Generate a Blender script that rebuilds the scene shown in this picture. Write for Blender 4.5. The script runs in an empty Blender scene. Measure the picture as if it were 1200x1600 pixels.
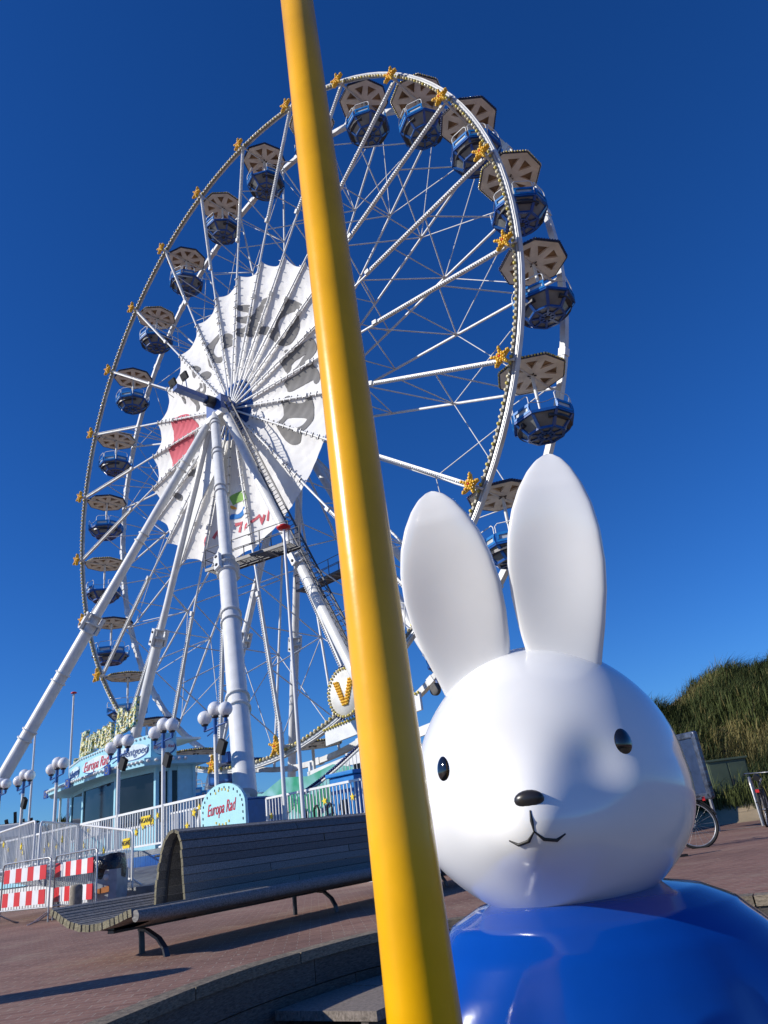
import bpy, bmesh, math, random
import numpy as np
from math import sin, cos, pi, radians, hypot, atan2
from mathutils import Vector, Matrix
random.seed(7)
D = bpy.data
COL = bpy.context.scene.collection
SC = bpy.context.scene

# ------------------------------------------------------------ camera
cam = D.objects.new("camera", D.cameras.new("camera")); COL.objects.link(cam)
H = 0.75
Rv = Vector((0.99153012, 0.05238844, -0.11884225))
Uv = Vector((0.12987698, -0.39995323, 0.90728683))
Fv = Vector((0.0, 0.91503709, 0.40336972))
cam.matrix_world = Matrix(((Rv.x, Uv.x, -Fv.x, 0), (Rv.y, Uv.y, -Fv.y, 0), (Rv.z, Uv.z, -Fv.z, H), (0, 0, 0, 1)))
cam.data.sensor_fit = 'VERTICAL'; cam.data.sensor_height = 24; cam.data.sensor_width = 18
cam.data.lens = 24 * 1142.85 / 1600
cam.data.clip_start = 0.05; cam.data.clip_end = 3000
SC.camera = cam
# ------------------------------------------------------------ world, sun, exposure
SUN_EL, SUN_AZ = 27.0, 75.0       # azimuth: shadows run this far right of straight ahead
W = D.worlds.new("World"); SC.world = W; W.use_nodes = True
nt = W.node_tree; nt.nodes.clear()
sky = nt.nodes.new('ShaderNodeTexSky'); sky.sky_type = 'NISHITA'; sky.sun_disc = False
sky.sun_elevation = radians(SUN_EL); sky.sun_rotation = radians(SUN_AZ + 180)
sky.air_density = 1.0; sky.dust_density = 0.15; sky.ozone_density = 4.0; sky.altitude = 200
hs = nt.nodes.new('ShaderNodeHueSaturation'); hs.inputs['Saturation'].default_value = 1.22
bg = nt.nodes.new('ShaderNodeBackground'); bg.inputs['Strength'].default_value = 0.077
wo = nt.nodes.new('ShaderNodeOutputWorld')
tn = nt.nodes.new('ShaderNodeMixRGB'); tn.blend_type = 'MULTIPLY'; tn.inputs[0].default_value = 1; tn.inputs[2].default_value = (.56, .98, 1.60, 1)   # polarised deep blue of a clear evening
nt.links.new(sky.outputs[0], hs.inputs['Color']); nt.links.new(hs.outputs[0], tn.inputs[1]); nt.links.new(tn.outputs[0], bg.inputs[0]); nt.links.new(bg.outputs[0], wo.inputs[0])
sl = D.lights.new("sun", 'SUN'); sl.energy = 4.8; sl.angle = radians(0.5); sl.color = (1.0, 0.95, 0.87)
sun = D.objects.new("sun", sl); COL.objects.link(sun)
sd = Vector((-sin(radians(SUN_AZ)) * cos(radians(SUN_EL)), -cos(radians(SUN_AZ)) * cos(radians(SUN_EL)), sin(radians(SUN_EL))))
sun.rotation_euler = sd.to_track_quat('Z', 'Y').to_euler(); sun.location = (-30, 0, 30)
SC.view_settings.view_transform = 'Standard'; SC.view_settings.look = 'None'
SC.view_settings.exposure = 0.0; SC.view_settings.gamma = 1
SC.render.resolution_x = 768; SC.render.resolution_y = 1024
SC.cycles.max_bounces = 6

# ------------------------------------------------------------ wheel frame (units of 1.2 m, see K)
K = 1.2
CX, CY, CZ = -8.24163517, 36.88331188, 24.9390372
YAW = -0.7335
EV = Vector((cos(YAW), sin(YAW), 0)); NV = Vector((sin(YAW), -cos(YAW), 0))
G0 = H - H / K                      # ground height in wheel units
HUBZ = CZ - G0
def wpos(a, w, z):                  # wheel-frame point (right, towards camera, height over ground) -> world
    p = Vector((CX, CY, 0)) + EV * a + NV * w
    return Vector((p.x * K, p.y * K, H + (z + G0 - H) * K))
PH = 0.3832
NS = 24
def ang(k): return PH + 2 * pi * k / NS

# ------------------------------------------------------------ materials
MATS = {}
def mat(name, col, rough=0.5, metal=0.0, var=0.12, scale=6.0, bump=0.0, bscale=40.0, coat=0.0, col2=None, spec=0.5, stretch=None, detail=5):
    if name in MATS: return MATS[name]
    m = D.materials.new(name); m.use_nodes = True; t = m.node_tree; b = t.nodes['Principled BSDF']
    tc = t.nodes.new('ShaderNodeTexCoord'); src = tc.outputs['Object']
    if stretch:
        mp = t.nodes.new('ShaderNodeMapping'); mp.inputs['Scale'].default_value = stretch
        t.links.new(src, mp.inputs[0]); src = mp.outputs[0]
    nz = t.nodes.new('ShaderNodeTexNoise'); nz.inputs['Scale'].default_value = scale; nz.inputs['Detail'].default_value = detail
    t.links.new(src, nz.inputs['Vector'])
    rp = t.nodes.new('ShaderNodeValToRGB'); c2 = col2 or tuple(c * (1 - var * 2.2) for c in col)
    rp.color_ramp.elements[0].position = 0.3; rp.color_ramp.elements[1].position = 0.62
    rp.color_ramp.elements[0].color = (*c2, 1); rp.color_ramp.elements[1].color = (*col, 1)
    t.links.new(nz.outputs['Fac'], rp.inputs[0]); t.links.new(rp.outputs[0], b.inputs['Base Color'])
    b.inputs['Roughness'].default_value = rough; b.inputs['Metallic'].default_value = metal
    b.inputs['Specular IOR Level'].default_value = spec
    if coat: b.inputs['Coat Weight'].default_value = coat; b.inputs['Coat Roughness'].default_value = 0.08
    if bump:
        n2 = t.nodes.new('ShaderNodeTexNoise'); n2.inputs['Scale'].default_value = bscale; n2.inputs['Detail'].default_value = 4
        t.links.new(src, n2.inputs['Vector'])
        bp = t.nodes.new('ShaderNodeBump'); bp.inputs['Strength'].default_value = bump; bp.inputs['Distance'].default_value = 0.02
        t.links.new(n2.outputs['Fac'], bp.inputs['Height']); t.links.new(bp.outputs[0], b.inputs['Normal'])
    MATS[name] = m; return m
M_white = mat('white_paint', (.78, .78, .76), .35, var=.06, scale=3)
M_whited = mat('white_paint_weathered', (.74, .74, .71), .45, var=.12, scale=2, bump=.05)
M_grey = mat('grey_metal', (.35, .35, .36), .45, .4, var=.1)
M_galv = mat('galvanised_steel', (.5, .5, .5), .38, .7, var=.15, scale=20)
M_dark = mat('dark_metal', (.05, .05, .055), .4, .3)
M_black = mat('black_rubber', (.018, .018, .018), .6, spec=.3)
M_blue = mat('blue_paint', (.012, .085, .33), .3, var=.1, coat=.4)
M_bluel = mat('bright_blue_paint', (.015, .2, .55), .35, var=.1)
M_lblue = mat('pale_blue_paint', (.36, .66, .76), .35, var=.05)
M_cream = mat('cream_underside', (.86, .79, .66), .6, var=.12, scale=1.5)
M_ochre = mat('brown_parasol_panel', (.34, .20, .09), .6, var=.3, scale=2)
M_panel = mat('grey_gondola_panel', (.24, .25, .24), .25, var=.2, scale=1.2)
M_gold = mat('yellow_gold_star', (.95, .54, .03), .35, var=.2, scale=12)
M_bulb = mat('cream_bulb', (.80, .70, .42), .15, var=.1, coat=.3)
M_bulbw = mat('white_bulb', (.82, .82, .80), .15, var=.03, coat=.3)
M_bulbd = mat('dark_blue_bulb', (.02, .03, .12), .2, coat=.3)
M_bulby = mat('yellow_bulb', (.75, .60, .10), .2, coat=.3)
M_glass = mat('dark_window_glass', (.012, .014, .018), .06, var=.3, scale=1, spec=.35)
M_red = mat('red_paint', (.62, .02, .02), .4, var=.05)
M_redtext = mat('red_lettering', (.58, .03, .06), .5)
M_navy = mat('navy_lettering', (.02, .07, .25), .5)
M_yel = mat('yellow_star_paint', (.85, .62, .02), .45, var=.1)
M_globe = mat('white_globe_glass', (.86, .86, .86), .12, var=.02, coat=.6)
M_green = mat('green_painted_panel', (.01, .30, .13), .4, col2=(.02, .16, .08), scale=1.5)
M_olive = mat('olive_green_cabinet', (.10, .13, .075), .5, var=.12, scale=3)
M_bin = mat('grey_bin_metal', (.36, .40, .43), .45, .0, var=.12)
M_bag = mat('black_bin_bag', (.015, .016, .02), .22, bump=1.0, bscale=14)
M_stone = mat('weathered_concrete_post', (.30, .26, .20), .85, var=.2, scale=12, bump=.4)

def text_mesh(s, size, depth=0.01, shear=0.0, align='CENTER', offset=0.0):
    c = D.curves.new("txt", 'FONT'); c.body = s; c.size = size; c.extrude = depth; c.shear = shear
    c.align_x = align; c.align_y = 'CENTER'; c.resolution_u = 3; c.offset = offset
    o = D.objects.new("txt", c); COL.objects.link(o)
    dg = bpy.context.evaluated_depsgraph_get(); dg.update()
    me = D.meshes.new_from_object(o.evaluated_get(dg))
    D.objects.remove(o); D.curves.remove(c); return me

# ------------------------------------------------------------ mesh builder
class MB:
    def __init__(s): s.v = []; s.f = []; s.m = []; s.mats = []; s.sm = []
    def mi(s, m):
        if m not in s.mats: s.mats.append(m)
        return s.mats.index(m)
    def add(s, vs, fs, m, smooth=False, M=None):
        o = len(s.v); i = s.mi(m)
        for v in vs:
            v = Vector(v); s.v.append(tuple(M @ v) if M else tuple(v))
        for f in fs: s.f.append([o + k for k in f]); s.m.append(i); s.sm.append(smooth)
    def box(s, c, d, m, M=None, R=None):
        vs = [Vector((x * d[0] / 2, y * d[1] / 2, z * d[2] / 2)) for x in (-1, 1) for y in (-1, 1) for z in (-1, 1)]
        if R: vs = [R @ v for v in vs]
        vs = [v + Vector(c) for v in vs]
        s.add(vs, [(0, 1, 3, 2), (4, 6, 7, 5), (0, 4, 5, 1), (2, 3, 7, 6), (0, 2, 6, 4), (1, 5, 7, 3)], m, M=M)
    def bar(s, a, b, wx, wy, m, up=(0, 0, 1)):
        a = Vector(a); b = Vector(b); z = (b - a).normalized(); up = Vector(up)
        if abs(z.dot(up)) > .98: up = Vector((0, 1, 0))
        x = up.cross(z).normalized(); y = z.cross(x)
        vs = [p + x * i * wx / 2 + y * j * wy / 2 for p in (a, b) for i, j in ((-1, -1), (1, -1), (1, 1), (-1, 1))]
        s.add(vs, [(3, 2, 1, 0), (4, 5, 6, 7), (0, 1, 5, 4), (1, 2, 6, 5), (2, 3, 7, 6), (3, 0, 4, 7)], m)
    def tube(s, a, b, r, m, r2=None, n=8, caps=True):
        s.path([a, b], [r, r if r2 is None else r2], m, n, caps)
    def path(s, pts, r, m, n=8, caps=True, closed=False):
        pts = [Vector(p) for p in pts]; N = len(pts)
        rs = r if isinstance(r, (list, tuple)) else [r] * N
        vs = []; px = None
        for i, p in enumerate(pts):
            if closed: t = (pts[(i + 1) % N] - pts[i - 1])
            else: t = pts[min(i + 1, N - 1)] - pts[max(i - 1, 0)]
            t.normalize()
            if px is None:
                u = Vector((0, 0, 1)) if abs(t.z) < .9 else Vector((0, 1, 0)); px = u.cross(t).normalized()
            x = (px - t * px.dot(t)); x.normalize(); px = x; y = t.cross(x)
            for k in range(n): a_ = 2 * pi * k / n; vs.append(p + (x * cos(a_) + y * sin(a_)) * rs[i])
        fs = []
        L = N if closed else N - 1
        for i in range(L):
            j = (i + 1) % N
            for k in range(n): k2 = (k + 1) % n; fs.append((i * n + k, i * n + k2, j * n + k2, j * n + k))
        s.add(vs, fs, m, True)
        if caps and not closed:
            s.add(vs[:n], [tuple(range(n))[::-1]], m); s.add(vs[-n:], [tuple(range(n))], m)
    def lathe(s, prof, m, n=24, M=None, c=(0, 0, 0)):
        vs = []; fs = []
        for r, z in prof:
            for k in range(n): a_ = 2 * pi * k / n; vs.append((c[0] + r * cos(a_), c[1] + r * sin(a_), c[2] + z))
        for i in range(len(prof) - 1):
            for k in range(n): k2 = (k + 1) % n; fs.append((i * n + k, i * n + k2, (i + 1) * n + k2, (i + 1) * n + k))
        s.add(vs, fs, m, True, M)
        if prof[0][0] > 1e-4: s.add(vs[:n], [tuple(range(n))[::-1]], m, M=M)
        if prof[-1][0] > 1e-4: s.add(vs[-n:], [tuple(range(n))], m, M=M)
    def ball(s, c, r, m, n=12, k=8, M=None, sc=(1, 1, 1)):
        vs = [(c[0], c[1], c[2] - r * sc[2])]; fs = []
        for i in range(1, k):
            p = -pi / 2 + pi * i / k
            for j in range(n): a_ = 2 * pi * j / n; vs.append((c[0] + r * sc[0] * cos(p) * cos(a_), c[1] + r * sc[1] * cos(p) * sin(a_), c[2] + r * sc[2] * sin(p)))
        vs.append((c[0], c[1], c[2] + r * sc[2])); T = len(vs) - 1
        for j in range(n): fs.append((0, 1 + (j + 1) % n, 1 + j)); fs.append((T, T - n + j, T - n + (j + 1) % n))
        for i in range(k - 2):
            for j in range(n): j2 = (j + 1) % n; fs.append((1 + i * n + j, 1 + i * n + j2, 1 + (i + 1) * n + j2, 1 + (i + 1) * n + j))
        s.add(vs, fs, m, True, M)
    def prism(s, poly, d0, d1, m, f=None):   # poly of (u,v); f(u,v,d)->xyz
        f = f or (lambda u, v, d: (u, d, v)); n = len(poly)
        vs = [f(u, v, d0) for u, v in poly] + [f(u, v, d1) for u, v in poly]
        fs = [tuple(range(n)), tuple(range(2 * n - 1, n - 1, -1))] + [(i, n + i, n + (i + 1) % n, (i + 1) % n) for i in range(n)]
        s.add(vs, fs, m)
    def mesh_in(s, me, m, M):
        s.add([v.co for v in me.vertices], [tuple(p.vertices) for p in me.polygons], m, False, M)
    def obj(s, name, parent=None, loc=None, bev=0.0, fixn=True):
        me = D.meshes.new(name); me.from_pydata(s.v, [], s.f)
        for m in s.mats: me.materials.append(m)
        me.polygons.foreach_set('material_index', s.m); me.polygons.foreach_set('use_smooth', s.sm)
        if fixn:
            bm = bmesh.new(); bm.from_mesh(me); bmesh.ops.recalc_face_normals(bm, faces=bm.faces); bm.to_mesh(me); bm.free()
        me.update(); o = D.objects.new(name, me); COL.objects.link(o)
        if parent is not None: o.parent = parent
        if loc is not None: o.location = loc
        if bev:
            b = o.modifiers.new('bevel', 'BEVEL'); b.width = bev; b.segments = 2; b.limit_method = 'ANGLE'; b.angle_limit = radians(40)
        return o
def tag(o, label=None, cat=None, group=None, kind=None):
    if label: o['label'] = label
    if cat: o['category'] = cat
    if group: o['group'] = group
    if kind: o['kind'] = kind
    return o
def empty(name, loc, rz=0.0, sc=1.0, label=None, cat=None, group=None):
    o = D.objects.new(name, None); COL.objects.link(o); o.location = loc; o.rotation_euler = (0, 0, rz); o.scale = (sc,) * 3
    o.empty_display_size = .3
    return tag(o, label, cat, group)
def kids(o): return [c for c in D.objects if c.parent == o]
def dup(o, parent=None):
    c = o.copy(); COL.objects.link(c); c.parent = parent
    for ch in kids(o): dup(ch, c)
    return c
def wempty(name, a, w, z, label, cat, group=None, rz=0.0): return empty(name, wpos(a, w, z), YAW + rz, K, label, cat, group)

# ============================================================ GROUND
def brick_mat():
    m = D.materials.new('red_clinker_paving'); m.use_nodes = True; t = m.node_tree; b = t.nodes['Principled BSDF']
    tc = t.nodes.new('ShaderNodeTexCoord'); mp = t.nodes.new('ShaderNodeMapping'); mp.inputs['Rotation'].default_value = (0, 0, radians(-8))
    t.links.new(tc.outputs['Object'], mp.inputs[0])
    br = t.nodes.new('ShaderNodeTexBrick'); br.inputs['Scale'].default_value = 1.0
    br.inputs['Brick Width'].default_value = .21; br.inputs['Row Height'].default_value = .105; br.inputs['Mortar Size'].default_value = .0045
    br.inputs['Color1'].default_value = (.235, .115, .078, 1); br.inputs['Color2'].default_value = (.31, .165, .115, 1); br.inputs['Mortar'].default_value = (.36, .27, .21, 1)
    t.links.new(mp.outputs[0], br.inputs[0])
    nz = t.nodes.new('ShaderNodeTexNoise'); nz.inputs['Scale'].default_value = .9; nz.inputs['Detail'].default_value = 8; nz.inputs['Roughness'].default_value = .7
    t.links.new(tc.outputs['Object'], nz.inputs['Vector'])
    rp = t.nodes.new('ShaderNodeValToRGB'); rp.color_ramp.elements[0].position = .52; rp.color_ramp.elements[1].position = .74
    rp.color_ramp.elements[0].color = (0, 0, 0, 1); rp.color_ramp.elements[1].color = (.5, .5, .5, 1)
    t.links.new(nz.outputs['Fac'], rp.inputs[0])
    mx = t.nodes.new('ShaderNodeMixRGB'); mx.inputs[2].default_value = (.36, .29, .2, 1)   # blown sand
    t.links.new(rp.outputs[0], mx.inputs[0]); t.links.new(br.outputs['Color'], mx.inputs[1])
    n3 = t.nodes.new('ShaderNodeTexNoise'); n3.inputs['Scale'].default_value = 14; n3.inputs['Detail'].default_value = 6
    t.links.new(tc.outputs['Object'], n3.inputs['Vector'])
    m2 = t.nodes.new('ShaderNodeMixRGB'); m2.blend_type = 'MULTIPLY'; m2.inputs[0].default_value = .45
    r3 = t.nodes.new('ShaderNodeValToRGB'); r3.color_ramp.elements[0].position = .3; r3.color_ramp.elements[1].position = .65; r3.color_ramp.elements[0].color = (.5, .5, .5, 1)
    t.links.new(n3.outputs['Fac'], r3.inputs[0]); t.links.new(mx.outputs[0], m2.inputs[1]); t.links.new(r3.outputs[0], m2.inputs[2])
    vo = t.nodes.new('ShaderNodeTexVoronoi'); vo.inputs['Scale'].default_value = 3.2; t.links.new(tc.outputs['Object'], vo.inputs['Vector'])
    lt = t.nodes.new('ShaderNodeMath'); lt.operation = 'LESS_THAN'; lt.inputs[1].default_value = .05; t.links.new(vo.outputs['Distance'], lt.inputs[0])
    m4 = t.nodes.new('ShaderNodeMixRGB'); m4.inputs[2].default_value = (.42, .38, .32, 1); t.links.new(lt.outputs[0], m4.inputs[0]); t.links.new(m2.outputs[0], m4.inputs[1])
    n5 = t.nodes.new('ShaderNodeTexNoise'); n5.inputs['Scale'].default_value = .45; n5.inputs['Detail'].default_value = 5; t.links.new(tc.outputs['Object'], n5.inputs['Vector'])
    r5 = t.nodes.new('ShaderNodeValToRGB'); r5.color_ramp.elements[0].position = .35; r5.color_ramp.elements[1].position = .6; r5.color_ramp.elements[0].color = (.62, .6, .6, 1); t.links.new(n5.outputs['Fac'], r5.inputs[0])
    m6 = t.nodes.new('ShaderNodeMixRGB'); m6.blend_type = 'MULTIPLY'; m6.inputs[0].default_value = .8; t.links.new(m4.outputs[0], m6.inputs[1]); t.links.new(r5.outputs[0], m6.inputs[2])
    t.links.new(m6.outputs[0], b.inputs['Base Color']); b.inputs['Roughness'].default_value = .8
    bp = t.nodes.new('ShaderNodeBump'); bp.inputs['Strength'].default_value = .6; bp.inputs['Distance'].default_value = .008
    ad = t.nodes.new('ShaderNodeMath'); ad.operation = 'SUBTRACT'; t.links.new(n3.outputs['Fac'], ad.inputs[0]); t.links.new(br.outputs['Fac'], ad.inputs[1])
    t.links.new(ad.outputs[0], bp.inputs['Height']); t.links.new(bp.outputs[0], b.inputs['Normal'])
    return m
M_brick = brick_mat()
def wood_mat(name, c1, c2, sc=(1, 1, 1), rough=.75, bump=.5, coord='Object', nscale=9):
    m = D.materials.new(name); m.use_nodes = True; t = m.node_tree; b = t.nodes['Principled BSDF']
    tc = t.nodes.new('ShaderNodeTexCoord'); mp = t.nodes.new('ShaderNodeMapping'); mp.inputs['Scale'].default_value = sc
    t.links.new(tc.outputs[coord], mp.inputs[0])
    nz = t.nodes.new('ShaderNodeTexNoise'); nz.inputs['Scale'].default_value = nscale; nz.inputs['Detail'].default_value = 9; nz.inputs['Roughness'].default_value = .68
    t.links.new(mp.outputs[0], nz.inputs['Vector'])
    gi = t.nodes.new('ShaderNodeNewGeometry'); 
    rp = t.nodes.new('ShaderNodeValToRGB'); rp.color_ramp.elements[0].position = .36; rp.color_ramp.elements[1].position = .66
    rp.color_ramp.elements[0].color = (*c1, 1); rp.color_ramp.elements[1].color = (*c2, 1)
    t.links.new(nz.outputs['Fac'], rp.inputs[0])
    mm = t.nodes.new('ShaderNodeMixRGB'); mm.blend_type = 'MULTIPLY'; mm.inputs[0].default_value = 1
    mr = t.nodes.new('ShaderNodeMapRange'); mr.inputs['To Min'].default_value = .68; mr.inputs['To Max'].default_value = 1.15
    t.links.new(gi.outputs['Random Per Island'], mr.inputs['Value']); t.links.new(rp.outputs[0], mm.inputs[1]); t.links.new(mr.outputs[0], mm.inputs[2])
    t.links.new(mm.outputs[0], b.inputs['Base Color']); b.inputs['Roughness'].default_value = rough
    bp = t.nodes.new('ShaderNodeBump'); bp.inputs['Strength'].default_value = bump; bp.inputs['Distance'].default_value = .01
    t.links.new(nz.outputs['Fac'], bp.inputs['Height']); t.links.new(bp.outputs[0], b.inputs['Normal'])
    return m
M_benchwood = wood_mat('weathered_dark_bench_slats', (.125, .12, .112), (.35, .335, .31), (9, .7, 9))
M_timber = wood_mat('old_dark_timber', (.05, .042, .034), (.16, .135, .11), (2.5, 2.5, 14))
M_coping = wood_mat('weathered_pale_timber', (.12, .095, .065), (.36, .29, .20), (3, 3, 12))
M_deck = wood_mat('grey_brown_deck_boards', (.14, .115, .09), (.36, .30, .25), (4, 9, 4))
M_endgrain = wood_mat('cut_slat_ends', (.10, .085, .045), (.30, .27, .17), (6, 6, 6), nscale=14)

PIT = [(-2.25, 2.6), (-2.06, 3.6), (-1.93, 4.5), (-1.80, 5.0), (-1.63, 5.6), (-1.37, 6.21), (-.97, 6.8), (-.59, 7.25), (-.1, 7.5), (.5, 7.45), (1.1, 7.15), (1.6, 6.85), (2.12, 6.58), (2.6, 6.36), (3.4, 5.9), (4.4, 5.0), (5.2, 3.6), (5.4, 1), (5, -2), (3, -4), (0, -4.6), (-2, -3.4), (-2.6, -1), (-2.5, 1)]
def smooth_loop(P, it=2):
    for _ in range(it):
        Q = []
        for i in range(len(P)):
            a = P[i]; b = P[(i + 1) % len(P)]
            Q += [(a[0] * .75 + b[0] * .25, a[1] * .75 + b[1] * .25), (a[0] * .25 + b[0] * .75, a[1] * .25 + b[1] * .75)]
        P = Q
    return P
PITS = smooth_loop(PIT, 2)
def inset(P, d):
    n = len(P); out = []
    for i in range(n):
        t = Vector((P[(i + 1) % n][0] - P[i - 1][0], P[(i + 1) % n][1] - P[i - 1][1])).normalized()
        out.append((P[i][0] + t.y * d, P[i][1] - t.x * d))     # loop runs clockwise: right side is inside
    return out
g = MB(); rings = [PITS]
pc = (.9, 1.6)
for k in (1.3, 1.9, 3.2, 6, 14, 40, 160): rings.append([(pc[0] + (x - pc[0]) * k, pc[1] + (y - pc[1]) * k) for x, y in PITS])
vs = [(x, y, 0) for r in rings for x, y in r]; n = len(PITS)
fs = [(i * n + j, i * n + (j + 1) % n, (i + 1) * n + (j + 1) % n, (i + 1) * n + j) for i in range(len(rings) - 1) for j in range(n)]
g.add(vs, fs, M_brick); o = g.obj('paved_ground'); tag(o, kind='structure')
g = MB(); g.add([(x, y, -.95) for x, y in inset(PITS, -.3)], [tuple(range(n))], M_deck); tag(g.obj('pit_floor'), kind='structure')
# timber retaining wall: coping and planks following the curve
def ribbon(mb, P, out0, out1, z0, z1, m, i0=0, i1=None, seg=1e9, gap=.006):
    A = inset(P, out0); B = inset(P, out1); n = len(P); i1 = n if i1 is None else i1
    i = i0; 
    while i < i1:
        j = min(i + int(seg) if seg < 1e8 else i1, i1); idx = [k % n for k in range(i, j + 1)]
        vs = []; 
        for q, k in enumerate(idx):
            vs += [(*A[k], z0), (*B[k], z0), (*B[k], z1), (*A[k], z1)]
        if seg < 1e8:
            for (a_, b_) in ((0, 4), (-4, -8)):
                for q in range(4):
                    p = Vector(vs[a_ + q if a_ >= 0 else len(vs) + a_ + q]); r_ = Vector(vs[b_ + q if b_ >= 0 else len(vs) + b_ + q])
                    dd = (r_ - p).normalized() * gap; vs[a_ + q if a_ >= 0 else len(vs) + a_ + q] = tuple(p + dd)
        fs = []
        for q in range(len(idx) - 1):
            for s_ in range(4): fs.append((q * 4 + s_, q * 4 + (s_ + 1) % 4, q * 4 + 4 + (s_ + 1) % 4, q * 4 + 4 + s_))
        fs += [(0, 3, 2, 1), tuple(len(vs) - 4 + q for q in range(4))]
        mb.add(vs, fs, m); i = j
root = empty('timber_retaining_wall', (0, 0, 0), label='curved weathered timber retaining edge around the sunken seating pit', cat='retaining wall')
g = MB(); ribbon(g, PITS, -.13, .035, -.06, .012, M_coping, seg=7); g.obj('coping', root)
for q, (z1, off) in enumerate(((-.064, .012), (-.245, .0), (-.425, .015), (-.6, .0), (-.78, .01))):
    g = MB(); ribbon(g, PITS, -.07, off, z1 - .172, z1, M_timber, i0=q * 3, i1=q * 3 + n, seg=11, gap=.004); g.obj('plank', root)
# lower curved seating step of radial boards
i_st = min(range(n), key=lambda i: hypot(PITS[i][0] + 1.36, PITS[i][1] - 6.22))
root = empty('timber_seating_step', (0, 0, 0), label='low curved timber step of broad grey boards inside the pit', cat='step')
g = MB(); ribbon(g, PITS, .06, .95, -.36, -.30, M_deck, i_st, i_st + 48, seg=5, gap=.012); g.obj('step_board', root)
g = MB(); ribbon(g, PITS, .82, .88, -.95, -.365, M_timber, i_st, i_st + 48, seg=9); g.obj('riser', root)

# kerb strip to the right
g = MB(); g.box((0, 0, 0), (1, 1, 1), M_stone)
def strip(name, pts, wd, z, m):
    g = MB(); A = []; 
    for i, p in enumerate(pts):
        t = Vector(pts[min(i + 1, len(pts) - 1)]) - Vector(pts[max(i - 1, 0)]); t = t.normalized()
        A += [(p[0] - t.y * wd / 2, p[1] + t.x * wd / 2, z), (p[0] + t.y * wd / 2, p[1] - t.x * wd / 2, z)]
    g.add(A, [(i * 2, i * 2 + 1, i * 2 + 3, i * 2 + 2) for i in range(len(pts) - 1)], m); return tag(g.obj(name), kind='structure')
M_kerb = mat('pale_kerb_stone', (.42, .38, .34), .8, var=.15, scale=8)
strip('kerb_strip', [(3.4, 19.5), (6.0, 18.05), (7.26, 17.35), (12, 14.7)], .16, .006, M_kerb)
strip('drain_line', [(4, 21.6), (9, 18.9), (16, 15.2)], .05, .006, mat('dark_joint', (.08, .05, .045), .9))

# ============================================================ DUNES AND GRASS
M_sand = mat('dune_sand', (.46, .35, .22), .95, col2=(.30, .23, .13), scale=.9, bump=.6, bscale=6)
def leafmat(name, c1, c2, sc=.35):
    return mat(name, c1, .7, col2=c2, scale=sc, spec=.2)
M_gr1 = leafmat('marram_grass', (.085, .105, .032), (.03, .045, .016))
M_gr2 = leafmat('dry_marram_grass', (.24, .20, .075), (.12, .105, .04))
def dune_h_r(x, y):
    # base line runs right-away; rises steeply
    s = (y - 22.5) + (x - 9) * .10
    if s < -1.6: return -.02
    b = .55 * max(0, min(1, (s + 1.6) / 1.9))
    t = max(0, min(1, (s - .6) / 7.5)); t = t * t * (3 - 2 * t)
    crest = 3.3 + .17 * (x - 9) + .28 * sin(x * .9 + 2) + .25 * sin(x * 1.7)
    lft = max(0, min(1, (x + 6) / 10))
    return b - .02 + t * crest * lft + .18 * sin(x * 1.3 + y * .9) * t
def dune_h_l(x, y):
    d = ((y - 62) + (x + 30) * .25)
    t = max(0, min(1, d / 10)); t = t * t * (3 - 2 * t)
    return -.05 + t * (5.3 + .5 * sin(x * .21 + 1) + .3 * sin(x * .6))
def terrain(name, fn, x0, x1, y0, y1, nx, ny):
    g = MB(); vs = []; 
    for j in range(ny + 1):
        for i in range(nx + 1):
            x = x0 + (x1 - x0) * i / nx; y = y0 + (y1 - y0) * j / ny; vs.append((x, y, fn(x, y)))
    g.add(vs, [(j * (nx + 1) + i, j * (nx + 1) + i + 1, (j + 1) * (nx + 1) + i + 1, (j + 1) * (nx + 1) + i) for j in range(ny) for i in range(nx)], M_sand, True)
    return tag(g.obj(name), kind='structure')
terrain('dune', dune_h_r, -8, 42, 19, 48, 120, 80)
terrain('dune', dune_h_l, -110, 10, 58, 90, 60, 24)
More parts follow.
